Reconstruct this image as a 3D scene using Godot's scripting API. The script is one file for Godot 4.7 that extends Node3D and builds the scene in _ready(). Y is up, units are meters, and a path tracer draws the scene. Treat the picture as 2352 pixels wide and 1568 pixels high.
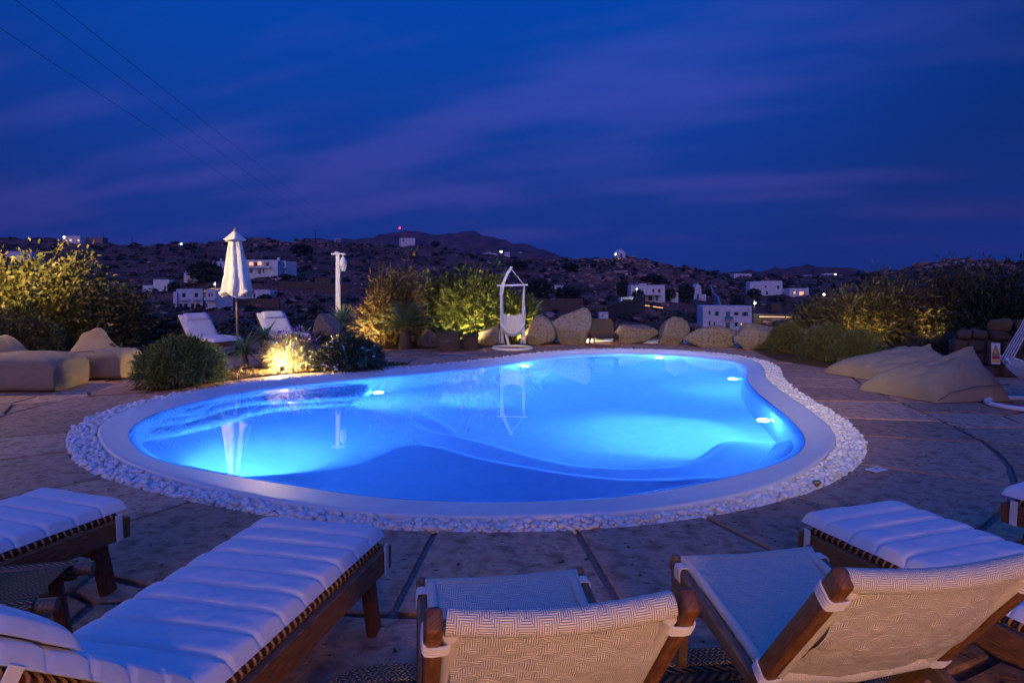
extends Node3D
# A kidney-shaped pool at dusk on a stone terrace, with loungers and woven chairs in front and a rocky hillside village behind.

var M := {}
var used := {}
var rng := RandomNumberGenerator.new()
var nz := FastNoiseLite.new()
var hill_noise := FastNoiseLite.new()
const EYE := 1.55
const LENS := 1568.0
const WATER := -0.04
const EXPOSURE := 10.0

# ---------- mesh builder ----------
class MB:
	var v := PackedVector3Array()
	var t := PackedVector2Array()
	var k := PackedInt32Array()
	var c := PackedColorArray()
	var weld := PackedInt32Array()
	func p(a: Vector3, uv := Vector2.ZERO) -> int:
		v.append(a); t.append(uv)
		return v.size() - 1
	func tri(a: int, b: int, d: int) -> void:
		k.append(a); k.append(d); k.append(b)
	func quad(a: int, b: int, d: int, e: int) -> void:
		tri(a, b, d); tri(a, d, e)
	func face(a: Vector3, b: Vector3, d: Vector3, e: Vector3) -> void:
		quad(p(a, Vector2(0, 0)), p(b, Vector2(1, 0)), p(d, Vector2(1, 1)), p(e, Vector2(0, 1)))
	func box(at: Vector3, size: Vector3, turn := Basis.IDENTITY, ch := 0.004) -> void:
		var h := size * 0.5
		ch = minf(ch, minf(h.x, minf(h.y, h.z)) * 0.45)
		var id := {}
		var long := 0 if size.x >= size.y and size.x >= size.z else (1 if size.y >= size.z else 2)
		for ax in 3:
			for s in [-1, 1]:
				for a in [-1, 1]:
					for b in [-1, 1]:
						var q := Vector3.ZERO
						q[ax] = s * h[ax]
						q[(ax + 1) % 3] = a * (h[(ax + 1) % 3] - ch)
						q[(ax + 2) % 3] = b * (h[(ax + 2) % 3] - ch)
						var o := q[(long + 1) % 3] + q[(long + 2) % 3] * 1.3
						id[[ax, s, a, b]] = p(at + turn * q, Vector2(q[long], o))
		for ax in 3:
			for s in [-1, 1]:
				var w := [id[[ax, s, -1, -1]], id[[ax, s, 1, -1]], id[[ax, s, 1, 1]], id[[ax, s, -1, 1]]]
				if s > 0: quad(w[0], w[1], w[2], w[3])
				else: quad(w[3], w[2], w[1], w[0])
		# edges and corners
		for ax in 3:
			var a1 := (ax + 1) % 3
			var a2 := (ax + 2) % 3
			for s1 in [-1, 1]:
				for s2 in [-1, 1]:
					# edge along ax between face (a1,s1) and face (a2,s2)
					var w := []
					for e in [-1, 1]:
						# face a1: params ((a1+1)=a2, (a1+2)=ax)
						w.append([id[[a1, s1, s2, e]], id[[a2, s2, e, s1]]])
					if s1 * s2 > 0: quad(w[0][0], w[0][1], w[1][1], w[1][0])
					else: quad(w[1][0], w[1][1], w[0][1], w[0][0])
		for sx in [-1, 1]:
			for sy in [-1, 1]:
				for sz in [-1, 1]:
					var a = id[[0, sx, sy, sz]]
					var b = id[[1, sy, sz, sx]]
					var d = id[[2, sz, sx, sy]]
					if sx * sy * sz > 0: tri(a, b, d)
					else: tri(a, d, b)
	func beam(a: Vector3, b: Vector3, w: float, h: float, up := Vector3.UP, ch := 0.004) -> void:
		var z := (b - a).normalized()
		var x := up.cross(z).normalized()
		if x.length() < 0.5: x = Vector3.RIGHT
		var y := z.cross(x)
		box((a + b) * 0.5, Vector3(w, h, a.distance_to(b)), Basis(x, y, z), ch)
	func tube(pts: PackedVector3Array, radius: Variant, sides := 8, caps := true, uvs := 1.0) -> void:
		var n := pts.size()
		var up := Vector3.UP
		var first := v.size()
		var run := 0.0
		for i in n:
			var d := (pts[mini(i + 1, n - 1)] - pts[maxi(i - 1, 0)]).normalized()
			if i == 0 and absf(d.dot(up)) > 0.9: up = Vector3.RIGHT
			var x := up.cross(d).normalized()
			var y := d.cross(x)
			up = y
			var r: float = radius[i] if radius is Array else radius
			if i > 0: run += pts[i].distance_to(pts[i - 1])
			for s in sides + 1:
				var a := TAU * s / sides
				p(pts[i] + (x * cos(a) + y * sin(a)) * r, Vector2(s / float(sides) * uvs, run))
			weld.append(v.size() - 1 - sides); weld.append(v.size() - 1)
		for i in n - 1:
			for s in sides:
				var a := first + i * (sides + 1) + s
				quad(a, a + 1, a + sides + 2, a + sides + 1)
		if caps:
			for e in 2:
				var o := first + (n - 1) * (sides + 1) * e
				var m := p(pts[(n - 1) * e], Vector2(0.5, run * e))
				var ring := []
				for s in sides: ring.append(p(v[o + s], t[o + s]))
				for s in sides:
					if e == 0: tri(m, ring[(s + 1) % sides], ring[s])
					else: tri(m, ring[s], ring[(s + 1) % sides])
	func lathe(prof: Array, at: Vector3, segs := 16, turn := Basis.IDENTITY) -> void:
		var first := v.size()
		for i in prof.size():
			for s in segs + 1:
				var a := TAU * s / segs
				p(at + turn * Vector3(cos(a) * prof[i].x, prof[i].y, -sin(a) * prof[i].x), Vector2(s / float(segs), prof[i].y))
			weld.append(v.size() - 1 - segs); weld.append(v.size() - 1)
		for i in prof.size() - 1:
			for s in segs:
				var a := first + i * (segs + 1) + s
				quad(a, a + 1, a + segs + 2, a + segs + 1)
	func grid(nu: int, nv: int, f: Callable, wrap := false) -> void:
		var first := v.size()
		for j in nv + 1:
			for i in nu + 1:
				var u := i / float(nu)
				var w := j / float(nv)
				p(f.call(u, w), Vector2(u, w))
			if wrap:
				weld.append(v.size() - 1 - nu); weld.append(v.size() - 1)
		for j in nv:
			for i in nu:
				var a := first + j * (nu + 1) + i
				quad(a, a + 1, a + nu + 2, a + nu + 1)
	func loft(secs: Array, sides := 20) -> void:
		# each section: [centre, half width vector, half height vector, exponent]
		var first := v.size()
		for q in secs:
			var e: float = 2.0 / q[3]
			for s in sides + 1:
				var a := TAU * s / sides
				var x := signf(cos(a)) * pow(absf(cos(a)), e)
				var y := signf(sin(a)) * pow(absf(sin(a)), e)
				p(q[0] + q[1] * x + q[2] * y, Vector2(s / float(sides), 0))
			weld.append(v.size() - 1 - sides); weld.append(v.size() - 1)
		for i in secs.size() - 1:
			for s in sides:
				var a := first + i * (sides + 1) + s
				quad(a, a + 1, a + sides + 2, a + sides + 1)
	func rock(at: Vector3, r: Vector3, g: RandomNumberGenerator, segs := 14, planes := 16, noise: FastNoiseLite = null, amp := 0.0, block := 0.0, low := 0.78) -> void:
		var ns := []
		for i in planes:
			var d := Vector3(g.randfn(), g.randfn(), g.randfn()).normalized()
			ns.append([d, g.randf_range(low, 1.0)])
		if block > 0.0:
			for ax in 3:
				for s in [-1, 1]:
					var d := Vector3(g.randfn(), g.randfn(), g.randfn()) * 0.16
					d[ax] += s
					ns.append([d.normalized(), block * g.randf_range(0.9, 1.1)])
		var f := func(u: float, w: float) -> Vector3:
			var a := TAU * u
			var b := PI * (w - 0.5)
			var d := Vector3(cos(b) * cos(a), sin(b), -cos(b) * sin(a))
			var k2 := 1.3
			for n in ns:
				var c2: float = d.dot(n[0])
				if c2 > 0.05: k2 = minf(k2, n[1] / c2)
			var q := d * k2
			if noise: q *= 1.0 + amp * noise.get_noise_3dv((at + q * r) * 40.0)
			return at + q * r
		grid(segs, segs / 2, f, true)
	func prism(poly: PackedVector2Array, y0: float, y1: float, ch: float, tilt := Vector3.ZERO) -> void:
		# poly holds (x, depth), counter-clockwise; depth runs away from the camera (world -z)
		var n := poly.size()
		if n < 3: return
		var mid := Vector2.ZERO
		for q in poly: mid += q / n
		var yy := func(q: Vector2) -> float: return y1 + tilt.x + (q.x - mid.x) * tilt.y + (q.y - mid.y) * tilt.z
		var ring := []
		for i in n:
			var a := poly[(i + n - 1) % n]
			var b := poly[i]
			var d := poly[(i + 1) % n]
			var t1 := (b - a).normalized()
			var t2 := (d - b).normalized()
			var m := (Vector2(-t1.y, t1.x) + Vector2(-t2.y, t2.x)).normalized()
			var q := b + m * ch
			var top: float = yy.call(b)
			ring.append([p(Vector3(q.x, top, -q.y), q), p(Vector3(b.x, top - ch * 0.8, -b.y), b), p(Vector3(b.x, top - ch * 0.8, -b.y), b), p(Vector3(b.x, y0, -b.y), b + Vector2(0.03, 0.03))])
		for i in n:
			var a = ring[i]
			var b = ring[(i + 1) % n]
			quad(a[1], b[1], b[0], a[0])
			quad(a[3], b[3], b[2], a[2])
		sheet_over(poly, ring)
	func sheet_over(poly: PackedVector2Array, ring: Array) -> void:
		var ids := Geometry2D.triangulate_polygon(poly)
		for i in range(0, ids.size(), 3):
			var a := poly[ids[i]]
			var b := poly[ids[i + 1]]
			var d := poly[ids[i + 2]]
			if (b - a).cross(d - a) > 0: tri(ring[ids[i]][0], ring[ids[i + 1]][0], ring[ids[i + 2]][0])
			else: tri(ring[ids[i]][0], ring[ids[i + 2]][0], ring[ids[i + 1]][0])
	func sheet(poly: PackedVector2Array, y: float) -> void:
		var ring := []
		for q in poly: ring.append([p(Vector3(q.x, y, -q.y), q)])
		sheet_over(poly, ring)
	func mesh(m: Material) -> ArrayMesh:
		var n := PackedVector3Array()
		n.resize(v.size())
		for i in range(0, k.size(), 3):
			var a := v[k[i]]
			var q := (v[k[i + 2]] - a).cross(v[k[i + 1]] - a)
			n[k[i]] += q; n[k[i + 1]] += q; n[k[i + 2]] += q
		for i in range(0, weld.size(), 2):
			var q := n[weld[i]] + n[weld[i + 1]]
			n[weld[i]] = q; n[weld[i + 1]] = q
		for i in n.size(): n[i] = n[i].normalized()
		var arr := []
		arr.resize(Mesh.ARRAY_MAX)
		arr[Mesh.ARRAY_VERTEX] = v
		arr[Mesh.ARRAY_NORMAL] = n
		arr[Mesh.ARRAY_TEX_UV] = t
		if c.size() == v.size(): arr[Mesh.ARRAY_COLOR] = c
		arr[Mesh.ARRAY_INDEX] = k
		var am := ArrayMesh.new()
		am.add_surface_from_arrays(Mesh.PRIMITIVE_TRIANGLES, arr)
		am.surface_set_material(0, m)
		return am

# ---------- naming and placing ----------
func numbered(called: String) -> String:
	if not used.has(called):
		used[called] = 0
		return called
	used[called] += 1
	return "%s_%03d" % [called, used[called]]

func obj(called: String, mesh: Mesh, parent: Node3D = self, at := Vector3.ZERO) -> MeshInstance3D:
	var o := MeshInstance3D.new()
	o.name = numbered(called) if parent == self else called
	o.mesh = mesh
	o.position = at
	parent.add_child(o, true)
	return o

func piece(called: String, mesh: Mesh, parent: Node3D, n: int) -> MeshInstance3D:
	var o := MeshInstance3D.new()
	o.name = called if n == 0 else "%s_%03d" % [called, n]
	o.mesh = mesh
	parent.add_child(o, true)
	return o

func thing(called: String, label: String, category: String, at := Vector3.ZERO, turn := 0.0, group := "") -> Node3D:
	var o := Node3D.new()
	o.name = numbered(called)
	add_child(o)
	o.position = at
	o.rotation.y = turn
	tag(o, label, category, group)
	return o

func tag(o: Node3D, label: String, category: String, group := "") -> Node3D:
	if label: o.set_meta("label", label)
	if category: o.set_meta("category", category)
	if group: o.set_meta("group", group)
	return o

func dup(src: Node3D, label: String, at: Vector3, turn := 0.0) -> Node3D:
	var o: Node3D = src.duplicate()
	o.name = numbered(str(src.name).rstrip("_0123456789"))
	add_child(o)
	o.position = at
	o.rotation.y = turn
	o.set_meta("label", label)
	return o

func struct(o: Node3D) -> Node3D:
	o.set_meta("kind", "structure")
	return o

func stuff(o: Node3D) -> Node3D:
	o.set_meta("kind", "stuff")
	return o

func scatter(called: String, mesh: Mesh, where: Array, tints: Array, parent: Node3D = self) -> MultiMeshInstance3D:
	var mm := MultiMesh.new()
	mm.transform_format = MultiMesh.TRANSFORM_3D
	mm.use_colors = tints.size() > 0
	mm.mesh = mesh
	mm.instance_count = where.size()
	for i in where.size():
		mm.set_instance_transform(i, where[i])
		if tints.size() > 0: mm.set_instance_color(i, tints[i % tints.size()])
	var o := MultiMeshInstance3D.new()
	o.name = numbered(called) if parent == self else called
	o.multimesh = mm
	parent.add_child(o, true)
	stuff(o)
	return o

func seen(x: float, y: float, depth: float) -> Vector3:   # a place measured in the photograph, at its distance in metres
	return Vector3((x - 1176.0) / LENS * depth, EYE - (y - 640.0) / LENS * depth, -depth)

func ground_at(x: float, depth: float) -> Vector3:
	return Vector3((x - 1176.0) / LENS * depth, 0, -depth)

# ---------- materials ----------
func lin(r: float, g: float, b: float) -> Color:
	return Color(r, g, b).linear_to_srgb()

func mat(called: String, col: Color, rough := 0.8, spec := 0.5) -> StandardMaterial3D:
	var m := StandardMaterial3D.new()
	m.resource_name = called
	m.albedo_color = col
	m.roughness = rough
	m.metallic_specular = spec
	M[called] = m
	return m

func noise_tex(freq: float, seed_: int, ramp: Array, kind := FastNoiseLite.TYPE_SIMPLEX_SMOOTH, size := 512, octaves := 5, cell := false) -> NoiseTexture2D:
	var f := FastNoiseLite.new()
	f.seed = seed_
	f.noise_type = kind
	f.frequency = freq
	f.fractal_octaves = octaves
	if cell: f.cellular_return_type = FastNoiseLite.RETURN_DISTANCE
	var t := NoiseTexture2D.new()
	t.width = size
	t.height = size
	t.seamless = true
	t.noise = f
	if ramp.size() > 0:
		var g := Gradient.new()
		var off := PackedFloat32Array()
		var cols := PackedColorArray()
		for r in ramp:
			off.append(r[0]); cols.append(r[1])
		g.offsets = off
		g.colors = cols
		t.color_ramp = g
	return t

func tri_map(m: StandardMaterial3D, scale: float, world := true) -> void:
	m.uv1_triplanar = true
	m.uv1_world_triplanar = world
	m.uv1_scale = Vector3.ONE * scale

func relief(m: StandardMaterial3D, t: Texture2D, cm: float) -> void:
	m.heightmap_enabled = true
	m.heightmap_texture = t
	m.heightmap_scale = cm

func glow(called: String, col: Color, power: float) -> StandardMaterial3D:
	var m := mat(called, Color(0.9, 0.9, 0.9), 0.4)
	m.emission_enabled = true
	m.emission = col
	m.emission_energy_multiplier = power / EXPOSURE
	return m

func grey(a: float, b := 1.0) -> Color:
	return Color(a, a, a) * Color(1, 1, 1, b)

func weave_image(n: int, px: int, floats: int) -> Image:
	# strands in two directions; the step of the float turns back on itself and so draws diamonds
	var im := Image.create(n * px, n * px, false, Image.FORMAT_RGB8)
	var half := n / 2
	for y in n * px:
		var j := y / px
		var fy := (y % px + 0.5) / px
		var b := j if j < half else n - 1 - j
		for x in n * px:
			var i := x / px
			var fx := (x % px + 0.5) / px
			var a := i if i < half else n - 1 - i
			var k := posmod(a + b, floats * 2)
			var up := k < floats
			var across := fx if up else fy
			var s := (k % floats + (0.5 if true else 0.0)) / floats
			var h := sqrt(maxf(0.0, 1.0 - pow(absf(across - 0.5) * 2.0, 2.6)))
			h = h * (0.62 + 0.38 * sin(PI * s))
			im.set_pixel(x, y, Color(h, h, h))
	return im

func make_materials() -> void:
	var m: StandardMaterial3D
	# stone of the terrace
	var stone_a := noise_tex(0.011, 3, [[0.0, Color(0.62, 0.53, 0.46)], [0.35, Color(0.82, 0.74, 0.66)], [0.6, Color(0.92, 0.86, 0.78)], [1.0, Color(0.74, 0.68, 0.63)]], FastNoiseLite.TYPE_SIMPLEX_SMOOTH, 1024, 7)
	var stone_h := noise_tex(0.03, 8, [[0.0, grey(0.0)], [0.22, grey(0.1)], [0.3, grey(0.62)], [0.7, grey(0.75)], [1.0, grey(0.95)]], FastNoiseLite.TYPE_SIMPLEX_SMOOTH, 1024, 5)
	var pits := noise_tex(0.017, 17, [[0.0, Color(0.3, 0.26, 0.24)], [0.13, Color(0.45, 0.38, 0.35)], [0.2, Color(0.93, 0.92, 0.91)], [0.6, Color(1, 1, 1)], [1.0, Color(0.86, 0.84, 0.82)]], FastNoiseLite.TYPE_SIMPLEX_SMOOTH, 1024, 4)
	var tones := [[0.80, 0.53, 0.40], [0.63, 0.41, 0.31], [0.87, 0.60, 0.46], [0.70, 0.48, 0.38]]
	for i in 4:
		m = mat("stone_%d" % i, lin(tones[i][0], tones[i][1], tones[i][2]), 0.72, 0.4)
		m.albedo_texture = stone_a
		tri_map(m, 0.55)
		m.uv1_offset = Vector3(0.37 * i, 0.21 * i, 0.11 * i)
		relief(m, stone_h, 0.6)
		m.detail_enabled = true
		m.detail_blend_mode = BaseMaterial3D.BLEND_MODE_MUL
		m.detail_albedo = pits
		m.detail_uv_layer = BaseMaterial3D.DETAIL_UV_2
		m.uv2_triplanar = true
		m.uv2_world_triplanar = true
		m.uv2_scale = Vector3(0.62, 0.62, 0.9)
	m = mat("mortar", lin(0.33, 0.28, 0.25), 0.95, 0.3)
	m.albedo_texture = noise_tex(0.05, 5, [[0.0, grey(0.6)], [1.0, grey(1.0)]])
	tri_map(m, 1.2)
	relief(m, m.albedo_texture, 0.8)
	m = mat("soil", lin(0.27, 0.19, 0.1), 0.95, 0.3)
	m.albedo_texture = noise_tex(0.06, 15, [[0.0, Color(0.35, 0.28, 0.2)], [0.55, Color(0.75, 0.66, 0.5)], [1.0, Color(1, 0.95, 0.8)]])
	tri_map(m, 1.5)
	relief(m, m.albedo_texture, 2.5)
	# pool
	m = mat("plaster", lin(0.74, 0.72, 0.70), 0.55, 0.45)
	m.albedo_texture = noise_tex(0.012, 21, [[0.0, grey(0.95)], [1.0, grey(1.0)]])
	tri_map(m, 0.7)
	m = mat("water", lin(0.0012, 0.044, 1.0), 0.0, 0.5)
	m.albedo_color.a = 0.0
	m.transparency = BaseMaterial3D.TRANSPARENCY_ALPHA
	m.refraction_enabled = true
	m.refraction_scale = 0.033
	tri_map(m, 0.3)
	relief(m, noise_tex(0.012, 31, [], FastNoiseLite.TYPE_SIMPLEX_SMOOTH, 512, 2), 0.002)
	for i in 3:
		m = mat("pebble_%d" % i, [lin(0.78, 0.75, 0.72), lin(0.7, 0.66, 0.62), lin(0.74, 0.66, 0.58)][i], 0.5, 0.45)
	m = mat("pebble_mass", Color.WHITE, 0.5, 0.45)
	m.vertex_color_use_as_albedo = true
	# wood
	var grain := Image.create(512, 128, false, Image.FORMAT_RGB8)
	var gn := FastNoiseLite.new()
	gn.seed = 77
	gn.frequency = 0.02
	gn.fractal_octaves = 4
	for y in 128:
		for x in 512:
			var w := gn.get_noise_2d(x * 0.5, y * 5.0 + gn.get_noise_2d(x, 900.0) * 14.0) * 0.5 + 0.5
			w = clampf(w + 0.3 * gn.get_noise_2d(x * 3.0, y * 30.0), 0.0, 1.0)
			grain.set_pixel(x, y, Color(0.55 + 0.45 * w, 0.48 + 0.5 * w, 0.42 + 0.52 * w))
	var gt := ImageTexture.create_from_image(grain)
	var woods := {"teak": [0.33, 0.15, 0.06], "teak_dark": [0.2, 0.075, 0.03], "teak_grey": [0.3, 0.2, 0.13], "bamboo": [0.13, 0.06, 0.025], "pale_wood": [0.55, 0.45, 0.33]}
	for w in woods:
		m = mat(w, lin(woods[w][0], woods[w][1], woods[w][2]), 0.5, 0.45)
		m.albedo_texture = gt
		m.uv1_scale = Vector3(2.0, 6.0, 1)
		relief(m, gt, 0.12)
	m = mat("rattan", lin(0.4, 0.2, 0.08), 0.5)
	# cloth
	var crease := noise_tex(0.008, 44, [], FastNoiseLite.TYPE_SIMPLEX_SMOOTH, 512, 4)
	m = mat("cushion", lin(0.70, 0.68, 0.68), 0.85, 0.3)
	m.rim_enabled = true
	m.rim = 0.3
	tri_map(m, 1.6, false)
	relief(m, crease, 0.5)
	m = mat("strap", lin(0.68, 0.66, 0.63), 0.8, 0.3)
	m = mat("canvas", lin(0.74, 0.71, 0.62), 0.85, 0.3)
	tri_map(m, 1.1, false)
	relief(m, crease, 2.5)
	m.backlight_enabled = true
	m.backlight = Color(0.16, 0.15, 0.13)
	m = mat("bean_cloth", lin(0.32, 0.245, 0.16), 0.9, 0.3)
	tri_map(m, 0.9, false)
	relief(m, noise_tex(0.007, 52, [], FastNoiseLite.TYPE_SIMPLEX_SMOOTH, 512, 4), 2.5)
	m = mat("seam_cord", lin(0.16, 0.12, 0.08), 0.9)
	# woven strands
	var wv := weave_image(16, 30, 4)
	var wt := ImageTexture.create_from_image(wv)
	m = mat("weave", lin(0.86, 0.82, 0.73), 0.55, 0.4)
	relief(m, wt, 0.8)
	m.uv1_scale = Vector3(5.5, 5.5, 1)
	var tint := Image.create(480, 480, false, Image.FORMAT_RGB8)
	for y in 480:
		for x in 480:
			var h := wv.get_pixel(x, y).r
			var q := lerpf(0.34, 1.0, smoothstep(0.2, 0.54, h))
			tint.set_pixel(x, y, Color(q, q * 0.98, q * 0.94))
	m.albedo_texture = ImageTexture.create_from_image(tint)
	m = mat("weave_roll", lin(0.86, 0.82, 0.74), 0.55, 0.4)
	relief(m, wt, 0.7)
	m.albedo_texture = M.weave.albedo_texture
	m.uv1_scale = Vector3(2.0, 11.0, 1)
	var rib := Image.create(16, 64, false, Image.FORMAT_RGB8)
	for y in 64:
		for x in 16:
			var h := sqrt(maxf(0.0, 1.0 - pow((y % 16 - 7.5) / 8.0, 2)))
			rib.set_pixel(x, y, Color(h, h, h))
	m = mat("cord_wrap", lin(0.72, 0.65, 0.53), 0.55, 0.4)
	relief(m, ImageTexture.create_from_image(rib), 0.3)
	m.uv1_scale = Vector3(1, 38, 1)
	# rope of stool and rug
	var rope := Image.create(128, 128, false, Image.FORMAT_RGB8)
	for y in 128:
		for x in 128:
			var row := y / 16
			var s := 1.0 if row % 2 == 0 else -1.0
			var q := fposmod(x + s * (y % 16) * 0.9 + row * 5.0, 11.0) / 11.0
			var h := sin(PI * q) * sqrt(maxf(0.0, 1.0 - pow((y % 16 - 7.5) / 8.0, 2)))
			rope.set_pixel(x, y, Color(h, h, h))
	var ropet := ImageTexture.create_from_image(rope)
	var wick := Image.create(128, 128, false, Image.FORMAT_RGB8)
	for y in 128:
		for x in 128:
			var q := rope.get_pixel(x, y).r
			wick.set_pixel(x, y, Color(0.42 + 0.58 * q, 0.40 + 0.56 * q, 0.37 + 0.55 * q))
	var wickt := ImageTexture.create_from_image(wick)
	for w in [["rope", lin(0.5, 0.38, 0.24), 3.0], ["rope_dark", lin(0.2, 0.15, 0.1), 4.0], ["rope_light", lin(0.72, 0.62, 0.5), 4.0]]:
		m = mat(w[0], w[1], 0.85, 0.3)
		m.albedo_texture = wickt
		relief(m, ropet, 1.8)
		m.uv1_scale = Vector3(w[2], w[2], 1)
	m = mat("wicker", lin(0.62, 0.44, 0.26), 0.8, 0.3)
	m.albedo_texture = wickt
	relief(m, ropet, 3.0)
	m.uv1_scale = Vector3(4, 1.6, 1)
	# rocks
	var rk := noise_tex(0.02, 61, [[0.0, Color(0.52, 0.48, 0.45)], [0.42, Color(0.7, 0.65, 0.6)], [0.6, Color(0.82, 0.77, 0.71)], [1.0, Color(0.68, 0.65, 0.62)]], FastNoiseLite.TYPE_SIMPLEX_SMOOTH, 512, 6)
	m = mat("boulder", lin(0.42, 0.385, 0.34), 0.9, 0.3)
	m.albedo_texture = rk
	tri_map(m, 1.1)
	relief(m, rk, 2.0)
	for i in 3:
		m = mat("wall_stone_%d" % i, [lin(0.3, 0.24, 0.19), lin(0.22, 0.18, 0.15), lin(0.36, 0.26, 0.16)][i], 0.9, 0.3)
		m.albedo_texture = rk
		tri_map(m, 1.7, false)
		relief(m, rk, 2.0)
	m = mat("hill", Color.WHITE, 0.95, 0.2)
	m.vertex_color_use_as_albedo = true
	m.albedo_texture = noise_tex(0.03, 71, [[0.0, Color(0.3, 0.24, 0.22)], [0.4, Color(0.55, 0.48, 0.45)], [0.55, Color(0.9, 0.85, 0.8)], [1.0, Color(1, 1, 1)]], FastNoiseLite.TYPE_SIMPLEX_SMOOTH, 1024, 7)
	tri_map(m, 0.022)
	m = mat("hill_rock", Color.WHITE, 0.95, 0.2)
	m.vertex_color_use_as_albedo = true
	# plants
	m = mat("leaf", Color.WHITE, 0.55, 0.45)
	m.vertex_color_use_as_albedo = true
	m.backlight_enabled = true
	m.backlight = Color(0.5, 0.5, 0.5)
	m = mat("tree_leaf", lin(0.035, 0.042, 0.028), 0.9)
	m = mat("twig", lin(0.14, 0.09, 0.05), 0.9)
	# paint, metal, glass
	m = mat("white_paint", lin(0.75, 0.74, 0.72), 0.5)
	m = mat("white_steel", lin(0.78, 0.77, 0.76), 0.35)
	m = mat("cotton", lin(0.7, 0.66, 0.62), 0.9, 0.2)
	relief(m, ropet, 0.8)
	tri_map(m, 5.0, false)
	m = mat("dark_metal", lin(0.05, 0.05, 0.055), 0.5)
	m = mat("brass", lin(0.5, 0.36, 0.14), 0.35)
	m.metallic = 0.8
	m = mat("cable", lin(0.02, 0.02, 0.025), 0.6)
	m = mat("limewash", lin(0.88, 0.87, 0.88), 0.9, 0.2)
	m.albedo_texture = noise_tex(0.01, 91, [[0.0, grey(0.82)], [1.0, grey(1.0)]])
	tri_map(m, 0.15)
	m = mat("window_glass", lin(0.04, 0.045, 0.06), 0.1)
	m = mat("teal_paint", lin(0.03, 0.22, 0.26), 0.6)
	m = mat("blue_paint", lin(0.03, 0.1, 0.35), 0.6)
	m = mat("red_paint", lin(0.3, 0.05, 0.04), 0.6)
	m = mat("render_brown", lin(0.26, 0.19, 0.16), 0.9)
	m = mat("wall_core", lin(0.06, 0.05, 0.045), 0.95, 0.2)
	m = mat("path_wall", lin(0.42, 0.37, 0.34), 0.95, 0.2)
	m = mat("rubble_wall", lin(0.26, 0.19, 0.14), 0.95, 0.2)
	m.albedo_texture = noise_tex(0.05, 95, [[0.0, grey(0.35)], [0.35, grey(0.7)], [1.0, grey(1.0)]], FastNoiseLite.TYPE_CELLULAR, 256, 2)
	tri_map(m, 0.35)
	m = mat("sign_white", lin(0.7, 0.7, 0.68), 0.5)
	m = mat("sign_yellow", lin(0.75, 0.35, 0.02), 0.5)
	m = mat("sign_red", lin(0.5, 0.04, 0.02), 0.5)
	m = mat("sign_black", lin(0.02, 0.02, 0.02), 0.5)
	m = mat("bulb_glass", lin(0.6, 0.6, 0.58), 0.15)
	glow("pool_lamp_glow", Color(0.85, 0.93, 1.0), 60.0)
	glow("warm_glow", Color(1.0, 0.72, 0.38), 30.0)
	glow("white_glow", Color(0.9, 1.0, 0.92), 60.0)
	glow("red_glow", Color(1.0, 0.08, 0.05), 30.0)
	glow("lit_window_glow", Color(1.0, 0.68, 0.3), 1.1)
	glow("trail_glow", Color(1.0, 0.72, 0.36), 1.6)  # for the headlight trail bars, not a lamp

# ---------- curves ----------
func closed_curve(pts: Array, per: int) -> PackedVector2Array:
	var out := PackedVector2Array()
	var n := pts.size()
	for i in n:
		for s in per:
			out.append(pts[i].cubic_interpolate(pts[(i + 1) % n], pts[(i + n - 1) % n], pts[(i + 2) % n], s / float(per)))
	return out

func open_curve(pts: Array, per: int) -> PackedVector2Array:
	var out := PackedVector2Array()
	var n := pts.size()
	for i in n - 1:
		for s in per:
			out.append(pts[i].cubic_interpolate(pts[i + 1], pts[maxi(i - 1, 0)], pts[mini(i + 2, n - 1)], s / float(per)))
	out.append(pts[n - 1])
	return out

func pairs(a: Array) -> Array:
	var out := []
	for i in range(0, a.size(), 2): out.append(Vector2(a[i], a[i + 1]))
	return out

func resampled(c: PackedVector2Array, step: float) -> PackedVector2Array:
	var total := 0.0
	for i in c.size(): total += c[i].distance_to(c[(i + 1) % c.size()])
	var n := int(round(total / step))
	var out := PackedVector2Array()
	var i := 0
	var at := 0.0
	var seg := c[0].distance_to(c[1])
	for q in n:
		var want := total * q / n
		while at + seg < want:
			at += seg
			i += 1
			seg = c[i % c.size()].distance_to(c[(i + 1) % c.size()])
		out.append(c[i % c.size()].lerp(c[(i + 1) % c.size()], (want - at) / seg))
	return out

func inward(c: PackedVector2Array) -> PackedVector2Array:
	var out := PackedVector2Array()
	var n := c.size()
	for i in n:
		var t := (c[(i + 1) % n] - c[(i + n - 1) % n]).normalized()
		out.append(Vector2(-t.y, t.x))
	return out

func w3(q: Vector2, y: float) -> Vector3:
	return Vector3(q.x, y, -q.y)

var rim := PackedVector2Array()
var rim_in := PackedVector2Array()

func rim_width(q: Vector2) -> float:
	# the sloping beach of the rim is broad on the near side and narrow at the far end
	return lerpf(0.5, 0.27, smoothstep(4.6, 6.2, q.y)) - 0.1 * smoothstep(11.0, 14.0, q.y)

func out_from_rim(i: int, d: float) -> Vector2:
	return rim[i] - rim_in[i] * d

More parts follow.
